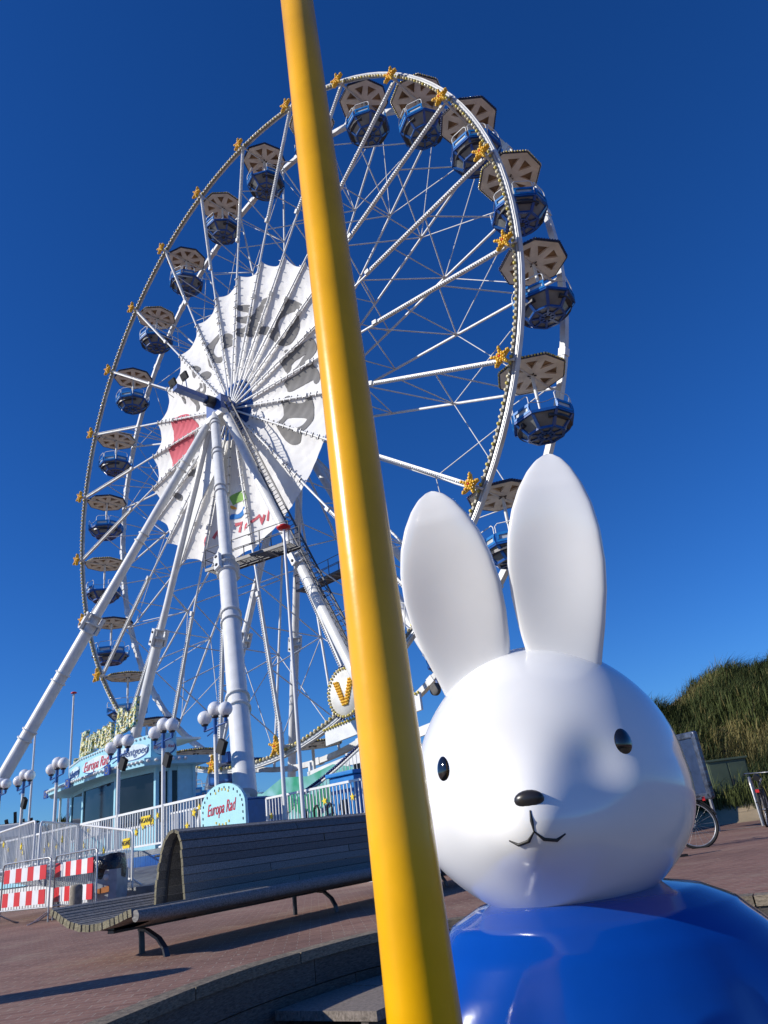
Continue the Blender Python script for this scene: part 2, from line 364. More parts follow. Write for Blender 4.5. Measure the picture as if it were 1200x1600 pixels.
def grass(name, fn, x0, x1, y0, y1, N, h0, h1, wd, label, dens):
    rnd = random.Random(3); g = MB()
    m1 = g.mi(M_gr1); m2 = g.mi(M_gr2)
    for _ in range(N):
        cx = rnd.uniform(x0, x1); cy = rnd.uniform(y0, y1)
        dn = dens(cx, cy)
        if rnd.random() > dn: continue
        dry = (sin(cx * 1.1 + 2) + sin(cy * 1.3 + cx * .5)) > rnd.uniform(.3, 1.9)
        hc = rnd.uniform(.55, 1.25) * (1 + .25 * sin(cx * 2.1) * sin(cy * 1.7)); sp = .10 + .12 * hc
        for b in range(20):
            ra = rnd.uniform(0, 2 * pi); rr_ = abs(rnd.gauss(0, sp)); x = cx + rr_ * cos(ra); y = cy + rr_ * sin(ra); z = fn(x, y) - .03
            L = rnd.uniform(h0, h1) * hc; ln = min(.95, .15 + rr_ / sp * .28 + rnd.uniform(0, .25)); az = ra + rnd.gauss(0, .5)
            dx = cos(az) * ln + .30; dy = sin(az) * ln
            w = wd * rnd.uniform(.5, 1.2); px, py = -sin(az) * w, cos(az) * w
            a_ = (x, y, z); m_ = (x + dx * L * .30, y + dy * L * .30, z + L * .58); e_ = (x + dx * L, y + dy * L, z + L * (.98 - .5 * ln))
            o = len(g.v)
            g.v += [(a_[0] - px, a_[1] - py, a_[2]), (a_[0] + px, a_[1] + py, a_[2]), (m_[0] - px * .8, m_[1] - py * .8, m_[2]), (m_[0] + px * .8, m_[1] + py * .8, m_[2]), e_]
            g.f += [[o, o + 1, o + 3, o + 2], [o + 2, o + 3, o + 4]]
            mm = m2 if (dry and rnd.random() < .8) or rnd.random() < .08 else m1
            g.m += [mm, mm]; g.sm += [False, False]
    o = g.obj(name, fixn=False); return tag(o, label, 'grass', kind='stuff')
def dens_r(x, y):
    s = (y - 22.5) + (x - 9) * .10
    if s < -.4: return 0
    sandy = (sin(x * .9 + 1.2) * sin(y * .8 + .4)) > .35 and s < 5
    return .12 if sandy else (.6 if s < 1 else 1)
grass('marram_grass', dune_h_r, 5.5, 17.5, 21.8, 32, 4600, .5, 1.05, .012, 'dark green and straw coloured marram grass covering the dune at right', dens_r)
grass('marram_grass', dune_h_l, -62, -10, 62, 75, 1700, .7, 1.4, .05, 'low band of grass along the distant dune behind the railings', lambda x, y: 1)

# ============================================================ FERRIS WHEEL
wheel = wempty('ferris_wheel', 0, 0, 0, 'huge white observation wheel with bulb lined rims, yellow stars and a white printed canvas centre', 'ferris wheel')
RR = 20.35
YF, YB = .38, 3.62          # front and back rim planes (local y is away from camera side)
def wp(r, a, y): return Vector((r * sin(a), y, HUBZ + r * cos(a)))
def ring_sec(mb, r, k, y, wr, wy, m, sub=5, dk=1):
    vs = []
    for i in range(sub + 1):
        a = ang(k) + 2 * pi * dk / NS * i / sub
        for dr, dy in ((-wr / 2, -wy / 2), (wr / 2, -wy / 2), (wr / 2, wy / 2), (-wr / 2, wy / 2)): vs.append(wp(r + dr, a, y + dy))
    fs = [(i * 4 + q, i * 4 + (q + 1) % 4, i * 4 + 4 + (q + 1) % 4, i * 4 + 4 + q) for i in range(sub) for q in range(4)]
    fs += [(3, 2, 1, 0), tuple(sub * 4 + q for q in range(4))]; mb.add(vs, fs, m)
def bulb(mb, p, r, m, n=6, k=4): mb.ball(p, r, m, n, k)
for k in range(NS):
    g = MB(); ring_sec(g, RR, k, YF, .20, .24, M_whited); 
    ring_sec(g, RR + .01, k, YF - .135, .05, .04, M_galv); o = g.obj('rim_section', wheel)
    g = MB(); ring_sec(g, RR - .15, k, YF - .12, .10, .14, mat('bulb_strip_backing', (.30, .28, .22), .5))
    for i in range(19):
        a = ang(k) + 2 * pi / NS * (i + .5) / 19
        bulb(g, wp(RR - .17, a, YF - .22), .078, M_bulb if i % 3 else M_bulby)
    g.obj('bulb_strip', o)
    g = MB(); ring_sec(g, RR, k, YB, .26, .30, M_whited); 
    for i in (.3, .7):
        a = ang(k) + 2 * pi / NS * i; g.box(wp(RR, a, YB), (.34, .36, .34), M_white, R=Matrix.Rotation(a, 3, 'Y'))
    g.obj('rim_section', wheel)
M_braceg = mat('white_brace_steel', (.66, .66, .65), .45, var=.08)
for k in range(NS):
    a = ang(k)
    g = MB()
    g.tube(wp(.5, a, -.02), wp(RR, a, .2), .062, M_white, n=6)
    g.bar(wp(12.4, a, .06), wp(19.8, a, .16), .155, .15, M_whited, up=(0, 1, 0))
    for r in (7.2, 12.2): g.box(wp(r, a, .02), (.2, .2, .26), M_whited, R=Matrix.Rotation(a, 3, 'Y'))
    for r in np.arange(2.6, 9.3, .55):
        g.box(wp(r, a, .02), (.26, .1, .035), M_grey, R=Matrix.Rotation(a, 3, 'Y'))
    o = g.obj('spoke', wheel)
    g = MB()
    for i in range(60):
        r = 12.5 + 7.1 * i / 59
        bulb(g, wp(r, a + .05 / r, -.045 + .1 * (r - 12.5) / 7.3), .042, M_bulbw, 5, 4)
    g.obj('bulb_strip', o)
    # back spoke and the lacing of this spoke pair
    g = MB(); g.tube(wp(.6, a, YB + .6), wp(RR, a, YB), .07, M_white, n=6); g.obj('spoke', wheel)
    g = MB(); T = lambda p, q, r=.035: g.tube(p, q, r, M_braceg, n=5)
    def fr(r): return wp(r, a, .1 * r / 20)
    def bk(r, aa=None): return wp(r, a if aa is None else aa, YB + .6 * (1 - r / RR))
    T(fr(16.2), bk(18.6)); T(fr(16.2), bk(14.2)); T(fr(14.0), bk(14.2)); T(fr(11.6), bk(14.2)); T(fr(11.6), bk(9.8)); T(fr(8.8), bk(9.8)); T(fr(20), bk(19.9), .06)
    an = ang(k + 1)
    T(bk(14.2), bk(19.6, an), .028); T(bk(14.2, an), bk(19.6), .028)
    g.obj('cross_brace', wheel)
    # star
    g = MB(); ta = random.uniform(0, .6); n5 = 5; y0 = -.28
    sc_, ss_ = wp(20.0, a, 0).x, wp(20.0, a, 0).z
    pts = []
    for i in range(10):
        rr = .45 if i % 2 == 0 else .18; pts.append((sc_ + rr * sin(ta + pi * i / 5), ss_ + rr * cos(ta + pi * i / 5)))
    if k % 24 != 9:
        g.prism(pts, y0, y0 + .14, M_gold)
        for i in range(0, 10, 2):
            for f_ in (.25, .55, .85): bulb(g, (sc_ + (pts[i][0] - sc_) * f_, y0 - .03, ss_ + (pts[i][1] - ss_) * f_), .07, M_gold, 6, 4)
        for i in range(10):
            bulb(g, (sc_ + (pts[i][0] - sc_) * .98, y0 - .01, ss_ + (pts[i][1] - ss_) * .98), .06, M_gold, 6, 4)
        g.ball((sc_, y0 - .04, ss_), .06, M_red, 6, 4)
        g.bar((sc_, y0 + .1, ss_), (sc_, .3, ss_), .12, .12, M_whited); g.obj('star', wheel)
    else:
        g.lathe([(0, -.06), (1.0, -.06), (1.06, -.02), (1.06, .06), (0, .06)], M_whited, 32, Matrix.Translation((sc_, y0, ss_)) @ Matrix.Rotation(pi / 2, 4, 'X'))
        dsk = g.obj('letter_disc', wheel); dsk['label'] = 'round white disc edged with bulbs bearing a bulb letter V'
        g = MB()
        for i in range(40):
            q = 2 * pi * i / 40; bulb(g, (sc_ + 1.0 * cos(q), y0 - .1, ss_ + 1.0 * sin(q)), .06, M_bulby if i % 2 else M_bulb, 6, 4)
            bulb(g, (sc_ + 1.12 * cos(q + .08), y0, ss_ + 1.12 * sin(q + .08)), .055, M_bulbd, 6, 4)
        g.obj('bulb_ring', dsk)
        g = MB()
        for (x0, x1) in ((-.46, -.06), (.46, .06)):
            g.prism([(sc_ + x0 - .16, ss_ + .5), (sc_ + x0 + .16, ss_ + .5), (sc_ + x1 + .1, ss_ - .55), (sc_ + x1 - .1, ss_ - .55)], y0 - .1 - (.004 if x0 < 0 else 0), y0 - .065, M_gold)
            for i in range(9):
                for j in (-1, 0, 1):
                    f_ = i / 8; bulb(g, (sc_ + x0 + (x1 - x0) * f_ + j * .1 * (1 - .35 * f_), y0 - .12, ss_ + .48 - .98 * f_), .055, M_gold, 6, 4)
        g.obj('letter', dsk)
# hubs
g = MB(); MR = lambda y: Matrix.Translation((0, y, HUBZ)) @ Matrix.Rotation(pi / 2, 4, 'X')
g.lathe([(0, -.06), (1.95, -.06), (1.95, .06), (0, .06)], M_blue, 24, MR(.62)); g.obj('hub_disc', wheel)
g = MB(); g.lathe([(.0, .62), (.3, .55), (.48, .35), (.52, .0), (.52, -.5), (.0, -.5)], M_blue, 20, MR(-.1)); g.lathe([(0, .66), (.2, .64), (.2, .56), (0, .56)], M_galv, 12, MR(-.12)); g.obj('hub_cap', wheel)
g = MB(); g.lathe([(0, -2.4), (.75, -2.4), (.75, 2.4), (0, 2.4)], M_blue, 20, MR(2.9)); g.lathe([(0, -.1), (1.5, -.1), (1.5, .1), (0, .1)], M_blue, 24, MR(YB + .65)); g.obj('axle_drum', wheel)
# canvas disc
def cdisp(x, z):
    r = hypot(x, z); a = (atan2(x, z) - PH) % (2 * pi); u = (a / (2 * pi / NS)) % 1.0; s = 2 * u - 1
    sec = int(a / (2 * pi / NS))
    d = .30 * (1 - s * s) * min(1, r / 6)
    env = (1 - s * s) * .022
    for (rc, q, ph_) in ((9.3, 9, 0), (9.3, 15, 1.3)):
        # creases fanning out from the tied corners
        for e_ in (-1, 1):
            th = atan2((s - e_) * r * .13, (rc - r) + .001); d += env * .35 * sin(th * q * 2 + sec * 1.7 + ph_) * max(0, 1 - (rc - r) / 4.0)
    d += env * .6 * sin(r * 2.3 + sec * 2.1 + s * 2.0) + env * .5 * sin(r * 5.1 - s * 5 + sec) + .018 * sin(r * 9 + s * 7 + sec * 3) * (1 - s * s)
    return d
def cpos(x, z, off=0.0): return Vector((x, .16 + cdisp(x, z) - off, HUBZ + z))
def cloth_mat(name, c, rough=.75):
    m = mat(name, c, rough, var=.05, scale=.8, bump=.5, bscale=2.2, spec=.25); return m
M_canvas = cloth_mat('white_canvas', (.78, .77, .75))
M_pgrey = cloth_mat('printed_grey_canvas', (.20, .195, .19)); M_pred = cloth_mat('printed_red_canvas', (.58, .12, .15))
M_pgreen = cloth_mat('printed_green_canvas', (.22, .42, .10)); M_pblue = cloth_mat('printed_blue_canvas', (.03, .20, .55)); M_porng = cloth_mat('printed_orange_canvas', (.7, .32, .06))
g = MB(); NA, NR_ = 14, 46
for k in range(NS):
    vs = []
    for j in range(NR_ + 1):
        for i in range(NA + 1):
            u = i / NA; s = 2 * u - 1; Rm = 9.55 - .42 * (1 - s * s) ** .85; rin = 1.9
            r = rin + (Rm - rin) * j / NR_; a = ang(k) + 2 * pi / NS * u; eps = 1e-5 if i == 0 else (-1e-5 if i == NA else 0)
            vs.append(cpos(r * sin(a + eps), r * cos(a + eps)))
    g.add(vs, [(j * (NA + 1) + i, j * (NA + 1) + i + 1, (j + 1) * (NA + 1) + i + 1, (j + 1) * (NA + 1) + i) for j in range(NR_) for i in range(NA)], M_canvas, True)
canvas = g.obj('canvas_disc', wheel, fixn=False); canvas['label'] = 'scalloped white canvas with grey, red and coloured printing laced to the spokes'
# unproject a photo outline onto the canvas plane (gives wheel-plane coordinates of the print)
def onw(px, py, w=-.3):
    d = Rv * ((px - 600) / 1142.85) + Uv * ((800 - py) / 1142.85) + Fv
    o = Vector((0, 0, H)); C = Vector((CX, CY, CZ)); t = (w - (o - C).dot(NV)) / d.dot(NV); P = o + d * t - C
    return (P.dot(EV), P.z)
def decal(name, outlines, m, off=.03):
    me = D.meshes.new(name); bm = bmesh.new()
    es = []
    for ol in outlines:
        vv = [bm.verts.new((x, z, 0)) for x, z in ol]
        es += [bm.edges.new((vv[i], vv[(i + 1) % len(vv)])) for i in range(len(vv))]
    bmesh.ops.triangle_fill(bm, use_beauty=True, use_dissolve=False, edges=es)
    for _ in range(5):
        L = [e for e in bm.edges if e.calc_length() > .22]
        if not L: break
        bmesh.ops.subdivide_edges(bm, edges=L, cuts=1); bmesh.ops.triangulate(bm, faces=bm.faces)
    for v in bm.verts: v.co = cpos(v.co.x, v.co.y, off)
    bm.normal_update()
    for f in bm.faces:
        f.smooth = True
        if f.normal.y > 0: f.normal_flip()
    bm.to_mesh(me); bm.free(); me.materials.append(m)
    o = D.objects.new(name, me); COL.objects.link(o); o.parent = canvas; return o
def smo(P, it=2):
    return smooth_loop(P, it)
def tr(P, ox, oy, s): return smo([onw(ox + x / s, oy + y / s) for x, y in P], 2)
A_ = (340, 400, 6.667)
decal('printed_letter', [tr([(690, 470), (730, 455), (800, 460), (860, 490), (880, 530), (865, 650), (830, 770), (770, 880), (700, 940), (640, 935), (590, 900), (550, 850), (560, 790), (600, 740), (640, 640), (680, 550)], *A_),
    tr([(740, 580), (780, 568), (815, 590), (820, 630), (790, 700), (740, 760), (690, 830), (660, 845), (635, 820), (628, 770), (640, 700), (680, 640)], *A_)], M_pgrey)
decal('printed_letter', [tr([(215, 515), (355, 490), (345, 560), (320, 640), (320, 740), (290, 830), (250, 845), (205, 835), (205, 760), (265, 750), (290, 690), (210, 700), (210, 640), (295, 620), (300, 570), (220, 580)], *A_)], M_pgrey)
decal('printed_letter', [tr([(450, 440), (545, 405), (530, 500), (470, 560), (440, 690), (430, 780), (480, 735), (540, 730), (545, 770), (520, 815), (430, 822), (340, 850), (305, 840), (310, 760), (345, 660), (395, 600), (400, 550), (430, 520)], *A_)], M_pgrey)
B_ = (200, 380, 2.857)
decal('printed_letter', [tr([(405, 395), (370, 430), (350, 490), (352, 540), (368, 560), (378, 550), (375, 525), (400, 540), (425, 515), (430, 480), (470, 445), (468, 425), (455, 400), (432, 402), (430, 440), (440, 455), (420, 490), (405, 512), (385, 500), (378, 470), (392, 430), (415, 408)], *B_)], M_pgrey)
C_ = (240, 540, 10)
decal('printed_letter', [tr([(650, 300), (745, 350), (720, 430), (660, 470), (600, 520), (590, 400)], *C_)], M_pgrey)
decal('printed_letter', [tr([(810, 380), (890, 420), (860, 520), (810, 555), (740, 450)], *C_)], M_pgrey)
decal('printed_letter', [tr([(700, 570), (745, 590), (740, 660), (700, 650), (690, 700), (740, 720), (770, 640), (770, 570), (810, 600), (800, 720), (760, 780), (740, 830), (700, 880), (715, 960), (680, 1030), (650, 1030), (660, 930), (560, 830), (600, 720), (690, 650)], *C_)], M_pgrey)
decal('printed_letter', [tr([(440, 800), (500, 800), (490, 890), (465, 910), (445, 870)], *C_)], M_pgrey)
E_ = (240, 640, 7.275)
decal('printed_heart', [tr([(230, 110), (330, 45), (400, 48), (435, 90), (490, 140), (512, 210), (480, 290), (430, 400), (340, 540), (265, 650), (218, 682), (190, 590), (180, 470), (215, 400), (210, 250), (212, 150)], *E_)], M_pred)
decal('printed_letter', [tr([(420, 590), (455, 545), (485, 590), (465, 640), (440, 700), (490, 670), (497, 740), (470, 785), (430, 740), (330, 870), (290, 870), (265, 920), (255, 870), (295, 820), (310, 850), (440, 660)], *E_)], M_pgrey)
decal('printed_letter', [tr([(250, 980), (285, 940), (320, 980), (300, 1040), (258, 1020)], *E_)], M_pgrey)
F_ = (400, 520, 8.889)
decal('printed_letter', [tr([(370, 250), (430, 215), (455, 260), (440, 300), (600, 200), (720, 120), (790, 60), (815, 180), (820, 240), (700, 400), (560, 500), (390, 640), (430, 600), (560, 440), (640, 320), (695, 265), (460, 420), (468, 510), (430, 555), (390, 540), (360, 430), (375, 380)], *F_)], M_pgrey)
decal('printed_letter', [tr([(385, 690), (620, 570), (735, 450), (750, 390), (790, 345), (825, 370), (805, 440), (850, 520), (862, 640), (810, 710), (775, 680), (770, 630), (640, 710), (430, 838), (410, 760)], *F_)], M_pgrey)
decal('printed_letter', [tr([(370, 920), (440, 865), (480, 880), (450, 960), (580, 985), (700, 965), (710, 890), (790, 850), (792, 950), (780, 1130), (750, 1250), (680, 1370), (640, 1430), (590, 1530), (480, 1558), (390, 1500), (320, 1390), (290, 1260), (365, 1190), (375, 1050)], *F_),
    tr([(430, 1168), (690, 1172), (680, 1230), (620, 1310), (560, 1340), (390, 1275), (400, 1210)], *F_)], M_pgrey)
G_ = (300, 760, 7.5)
def stroke(name, pts, wdt, m):
    P = [Vector(onw(G_[0] + x / G_[2], G_[1] + y / G_[2])) for x, y in pts]; L = []; R_ = []
    for i, p in enumerate(P):
        t = (P[min(i + 1, len(P) - 1)] - P[max(0, i - 1)]).normalized(); q = Vector((-t.y, t.x)) * wdt / 2; L.append(tuple(p + q)); R_.append(tuple(p - q))
    return decal(name, [L + R_[::-1]], m)
stroke('printed_letter', [(140, 640), (182, 600), (178, 568), (150, 585), (128, 630), (132, 680), (150, 705), (170, 690)], .16, M_pred)
stroke('printed_letter', [(252, 612), (292, 520), (298, 560), (302, 608), (352, 520), (330, 600)], .2, M_pred)
stroke('printed_letter', [(500, 450), (560, 420), (545, 480), (535, 535)], .2, M_pred)
stroke('printed_letter', [(640, 430), (605, 450), (595, 510), (625, 490), (648, 420), (655, 320)], .16, M_pred)
stroke('printed_letter', [(710, 425), (775, 335), (790, 380), (795, 435), (830, 325)], .18, M_pred)
stroke('printed_letter', [(857, 398), (880, 300), (895, 220)], .18, M_pred)
stroke('printed_arc', [(475, 175), (510, 135), (555, 105), (600, 110), (622, 150), (632, 190)], .62, M_pgreen)
decal('printed_swoosh', [tr([(470, 320), (530, 330), (560, 280), (605, 210), (595, 300), (560, 360), (490, 385), (460, 400)], *G_)], M_pblue)
decal('printed_dot', [tr([(470, 225), (500, 235), (515, 260), (490, 275), (470, 262)], *G_)], M_porng)

# ============================================================ GONDOLAS (hang from the wheel, so each is a thing)
def gondola():
    root = empty('gondola', (0, 0, 0))
    g = MB(); n8 = 8; Rp = 1.42; zt = .0
    oc = lambda r, z, k, off=0: (r * cos(pi / 4 * k + off), r * sin(pi / 4 * k + off), z)
    # canopy skin: shallow cone above, framed underside with recessed panels
    vs = [oc(Rp, zt, k) for k in range(8)] + [oc(Rp, zt + .1, k) for k in range(8)] + [(0, 0, zt + .34)]
    g.add(vs, [(k, (k + 1) % 8, 8 + (k + 1) % 8, 8 + k) for k in range(8)] + [(8 + k, 8 + (k + 1) % 8, 16) for k in range(8)], M_blue)
    for k in range(8):
        a0 = pi / 4 * k; a1 = a0 + pi / 4; am = (a0 + a1) / 2
        P = lambda r, a, z=0: Vector((r * cos(a), r * sin(a), z))
        A, B = P(Rp, a0), P(Rp, a1); m_ = (A + B) / 2
        ia, ib = A * .78 + (B - A) * .14, B * .78 - (B - A) * .14; ic = m_ * .36
        O = Vector((0, 0, 0))
        vs = [O, A, B, ia, ib, ic]
        g.add(vs, [(1, 3, 4, 2), (0, 5, 3, 1), (0, 2, 4, 5)], M_cream)
        up = Vector((0, 0, .09)); g.add([ia, ib, ic, ia + up, ib + up, ic + up], [(0, 1, 4, 3), (1, 2, 5, 4), (2, 0, 3, 5)], M_cream)
        g.add([ia + up, ib + up, ic + up], [(0, 1, 2)], M_ochre)
    can = g.obj('canopy', root)
    return root, can
def gondola_strip(can, m1, m2):
    g = MB()
    for k in range(8):
        A = Vector((1.45 * cos(pi / 4 * k), 1.45 * sin(pi / 4 * k), .05)); B = Vector((1.45 * cos(pi / 4 * (k + 1)), 1.45 * sin(pi / 4 * (k + 1)), .05))
        g.bar(A, B, .03, .12, M_dark)
        for i in range(9):
            p = A + (B - A) * (i + .5) / 9; bulb(g, p * 1.02 + Vector((0, 0, .02)), .05, m1 if i % 2 else m2, 5, 4)
    return g.obj('bulb_strip', can)
def gondola_rest(root):
    g = MB(); g.tube((0, 0, -.02), (0, 0, -1.2), .075, M_whited, n=10); g.tube((0, 0, -1.2), (0, 0, -2.9), .05, M_white, n=8)
    g.tube((-.16, -.1, -.03), (.16, .1, -.03), .03, M_dark, n=6); g.tube((-.13, .13, -.03), (.13, -.13, -.03), .025, M_dark, n=6); g.obj('stem', root)
    g = MB(); g.lathe([(0, -2.1), (.28, -2.1), (.3, -2.06), (.28, -2.02), (0, -2.02)], M_white, 20); g.obj('hand_wheel', root)
    zr, zb = -2.36, -2.88; Rr, Rb = 1.24, .74; zh = -1.95
    P = lambda r, k, z: Vector((r * cos(pi / 4 * k), r * sin(pi / 4 * k), z))
    g = MB()
    for k in range(8):
        A, B, C_, D_ = P(Rr, k, zr), P(Rr, k + 1, zr), P(Rb, k + 1, zb), P(Rb, k, zb)
        g.bar(A, D_, .12, .08, M_blue); g.bar(A, B, .09, .12, M_blue); g.bar(D_, C_, .09, .09, M_blue)
    # floor: wheel-like ribs
    for k in range(8):
        g.bar(P(Rb, k, zb - .01), Vector((0, 0, zb - .01)), .09, .05, M_blue)
        g.bar(P(.34, k, zb - .015), P(.34, k + 1, zb - .015), .07, .05, M_blue)
    g.lathe([(0, zb - .05), (.13, zb - .05), (.13, zb + .03), (0, zb + .03)], M_dark, 12)
    body = g.obj('cabin_frame', root)
    g = MB()
    for k in range(8):
        A, B, C_, D_ = P(Rr - .02, k, zr), P(Rr - .02, k + 1, zr), P(Rb - .01, k + 1, zb + .01), P(Rb - .01, k, zb + .01); g.add([A, B, C_, D_], [(0, 1, 2, 3)], M_panel)
    g.add([P(Rb - .02, k, zb + .02) for k in range(8)], [tuple(range(8))], M_panel); g.obj('lower_panels', body)
    for k in range(8):
        if k in (2, 6):
            g = MB(); A, B = P(Rr, k, zr + .45), P(Rr, k + 1, zr + .45); m_ = (A + B) / 2 - Vector((0, 0, .1))
            g.path([A, (A * .7 + B * .3) - Vector((0, 0, .08)), m_, (A * .3 + B * .7) - Vector((0, 0, .08)), B], .014, M_galv, 5); g.obj('gate_chain', root); continue
        A, B = P(Rr + .03, k, 0), P(Rr + .03, k + 1, 0); z0, z1 = zr + .03, zh
        dz = lambda p, z: Vector((p.x, p.y, z))
        t = (B - A).normalized(); Ai, Bi = A + t * .05, B - t * .05
        fr_ = MB()
        fr_.bar(dz(Ai, z0 + .05), dz(Bi, z0 + .05), .07, .1, M_bluel); fr_.bar(dz(Ai, z1 - .05), dz(Bi, z1 - .05), .07, .1, M_bluel)
        for q in (Ai + t * .05, Bi - t * .05): fr_.bar(dz(q, z0 + .1), dz(q, z1 - .1), .1, .07, M_bluel, up=tuple(t))
        so = fr_.obj('side_panel', root)
        g = MB(); g.add([dz(Ai * .985, z0 + .05), dz(Bi * .985, z0 + .05), dz(Bi * .985, z1 - .05), dz(Ai * .985, z1 - .05)], [(0, 1, 2, 3)], mat('pale_side_infill', (.62, .64, .62), .3, var=.15, scale=1.5)); g.obj('infill', so)
        g = MB(); zr2 = z1 + .38
        g.path([dz(Ai, z1), dz(Ai, zr2 - .1), dz(Ai + t * .1, zr2), dz(Bi - t * .1, zr2), dz(Bi, zr2 - .1), dz(Bi, z1)], .022, M_white, 6); g.obj('guard_rail', root)
    for q0 in (-4, 8):
        g = MB(); vs = []
        for q in range(9):
            a = 2 * pi * (q + q0) / 24; vs += [(r * cos(a), r * sin(a), z) for r, z in ((.75, -2.62), (1.1, -2.62), (1.1, -2.5), (.75, -2.5))]
        g.add(vs, [(q * 4 + k, q * 4 + (k + 1) % 4, q * 4 + 4 + (k + 1) % 4, q * 4 + 4 + k) for q in range(8) for k in range(4)] + [(3, 2, 1, 0), (32, 33, 34, 35)], M_dark); g.obj('seat', root)
protoA, canA = gondola(); gondola_strip(canA, M_bulby, M_bulb); gondola_rest(protoA)
protoB, canB = gondola(); gondola_strip(canB, M_bulbd, M_bulbd)
for ch in kids(protoA):
    if not ch.name.startswith('canopy'): dup(ch, protoB)
GL = {1: 'first blue gondola right of the yellow pole, near the top', 2: 'blue gondola at the very top right of the wheel, second past the yellow pole', 3: 'blue gondola partly crossed by the rim, third right of the yellow pole near the top',
 4: 'blue gondola behind the rim at upper right, fourth down from the top', 5: 'blue gondola at the far right, second above the taller statue ear',
 6: 'blue gondola with both side panels raised, hanging directly above the taller statue ear', 7: 'blue gondola seen between the two statue ears', 8: 'gondola low on the right of the wheel, hidden behind the left statue ear and head',
 9: 'gondola low on the wheel hidden behind the yellow pole near the letter disc', 10: 'lowest gondola right of the front leg, its parasol level with the stair rail', 11: 'gondola at the bottom of the wheel behind the thick front leg and blue box',
 12: 'gondola at the bottom of the wheel just right of the ticket booth roof', 13: 'gondola hanging right behind the bulb lettering on the ticket booth roof', 14: 'gondola low at left crossed by the second leg, just above the booth lettering',
 15: 'blue gondola below the point where the long left leg crosses the wheel rim', 16: 'gondola at the far left of the wheel, half covered by the long left leg', 17: 'leftmost free hanging gondola, third above the crossing of the long left leg and rim',
 18: 'blue gondola at the left, level with the red printed heart', 19: 'blue gondola at the left, level with the wheel hub', 20: 'blue gondola at the left, just above and left of the floodlight arm', 21: 'blue gondola on the left, level with the top half of the canvas disc',
 22: 'blue gondola at upper left, just above the top edge of the canvas', 23: 'blue gondola at upper left, the nearest one left of the yellow pole', 24: 'gondola mostly hidden behind the yellow pole near the wheel top'}
for k in range(1, 25):
    src = protoA if k % 2 == 0 else protoB
    o = src if k in (1, 2) else dup(src)
    p = wp(20.0, ang(k), 0)
    o.location = wpos(p.x, -1.95, p.z); o.rotation_euler = (0, 0, YAW + random.uniform(0, 2 * pi)); o.scale = (K,) * 3
    if k == 6: o.rotation_euler = (0, 0, radians(150))
    if k == 5: o.rotation_euler = (0, 0, radians(175))
    tag(o, GL[k], 'gondola', 'gondolas hanging around the wheel')

# ============================================================ SUPPORT STRUCTURE
sup = wempty('wheel_support', 0, 0, 0, 'white tubular legs, ladder and catwalks that carry the observation wheel', 'support frame')
def leg(top, foot, jt, r0=.30, r1=.34, clamps=(.12, .3, .62, .74, .86), jcol=True):
    r0 *= .9; r1 *= .92
    A = Vector((top[0], -top[1], top[2])); B = Vector((foot[0], -foot[1], foot[2])); g = MB(); d = B - A
    J = A + d * jt
    g.path([A, A + d * .04, J], [r0 * .5, r0, r0], M_white, 20); g.path([J, B], [r1, r1], M_white, 20); o = g.obj('leg', sup)
    g = MB(); u = d.normalized(); x = Vector((1, 0, 0)); x = (x - u * x.dot(u)).normalized(); y = u.cross(x)
    R3 = Matrix((x, y, u)).transposed()
    if jcol:
        g.lathe([(r0, -.5), (r0 + .1, -.5), (r0 + .1, -.42), (r0, -.42), (r0, -.06), (r0 + .14, -.06), (r1 + .14, .06), (r1, .06), (r1, .45), (r1 + .09, .45), (r1 + .09, .53), (r1, .53)], M_whited, 24, Matrix.Translation(J) @ R3.to_4x4())
        for s_ in (-1, 1):
            g.box(J + y * s_ * (r1 + .12) + u * .0, (.3, .16, .95), M_white, R=R3)
            for q in (-.28, .28): g.lathe([(0, -.1), (.07, -.1), (.07, .1), (0, .1)], M_dark, 8, Matrix.Translation(J + y * s_ * (r1 + .14) + u * q) @ (R3 @ Matrix.Rotation(pi / 2, 3, 'X')).to_4x4())
    g.obj('joint_collar', o)
    for t in clamps:
        r = r0 if t < jt else r1
        for dt in (0, .018):
            g = MB(); c = A + d * (t + dt); g.lathe([(r - .01, -.035), (r + .07, -.035), (r + .07, .035), (r - .01, .035)], M_whited, 20, Matrix.Translation(c) @ R3.to_4x4())
            g.box(c - x * (r + .08), (.1, .12, .1), M_white, R=R3); g.obj('clamp_band', o)
    for q in range(20):
        t = .05 + q * .046; r = r0 if t < jt else r1; c = A + d * t; g = MB(); g.tube(c - x * r, c - x * (r + .13), .012, M_galv, n=4); g.obj('climbing_peg', o)
    return A, B
Zt = HUBZ - .5
leg((-.55, 1.0, Zt - .2), (-11.5, 9, 1.9), .51, .27, .35)
L3A, L3B = leg((.0, 1.15, Zt - .2), (12.85, 9.15, 2.12), .585, .29, .36, clamps=(.05, .19, .34, .7, .86))
leg((-.9, .95, Zt - .9), (-12, 1, 1.6), .5, .22, .30, clamps=())
L4A, L4B = leg((.45, .85, Zt), (12, 1, 1.6), .5, .30, .34, clamps=(.8,))
leg((-.5, -4.7, Zt - .2), (-12, -4.7, 1.6), .5, .26, .32, clamps=())
leg((.5, -4.7, Zt - .2), (12, -4.7, 1.6), .5, .27, .34, clamps=())
leg((0, -5.2, Zt - .4), (-12, -12, 1.9), .5, .26, .31, clamps=())
leg((0, -5.2, Zt - .4), (12, -12, 1.9), .5, .26, .31, clamps=())
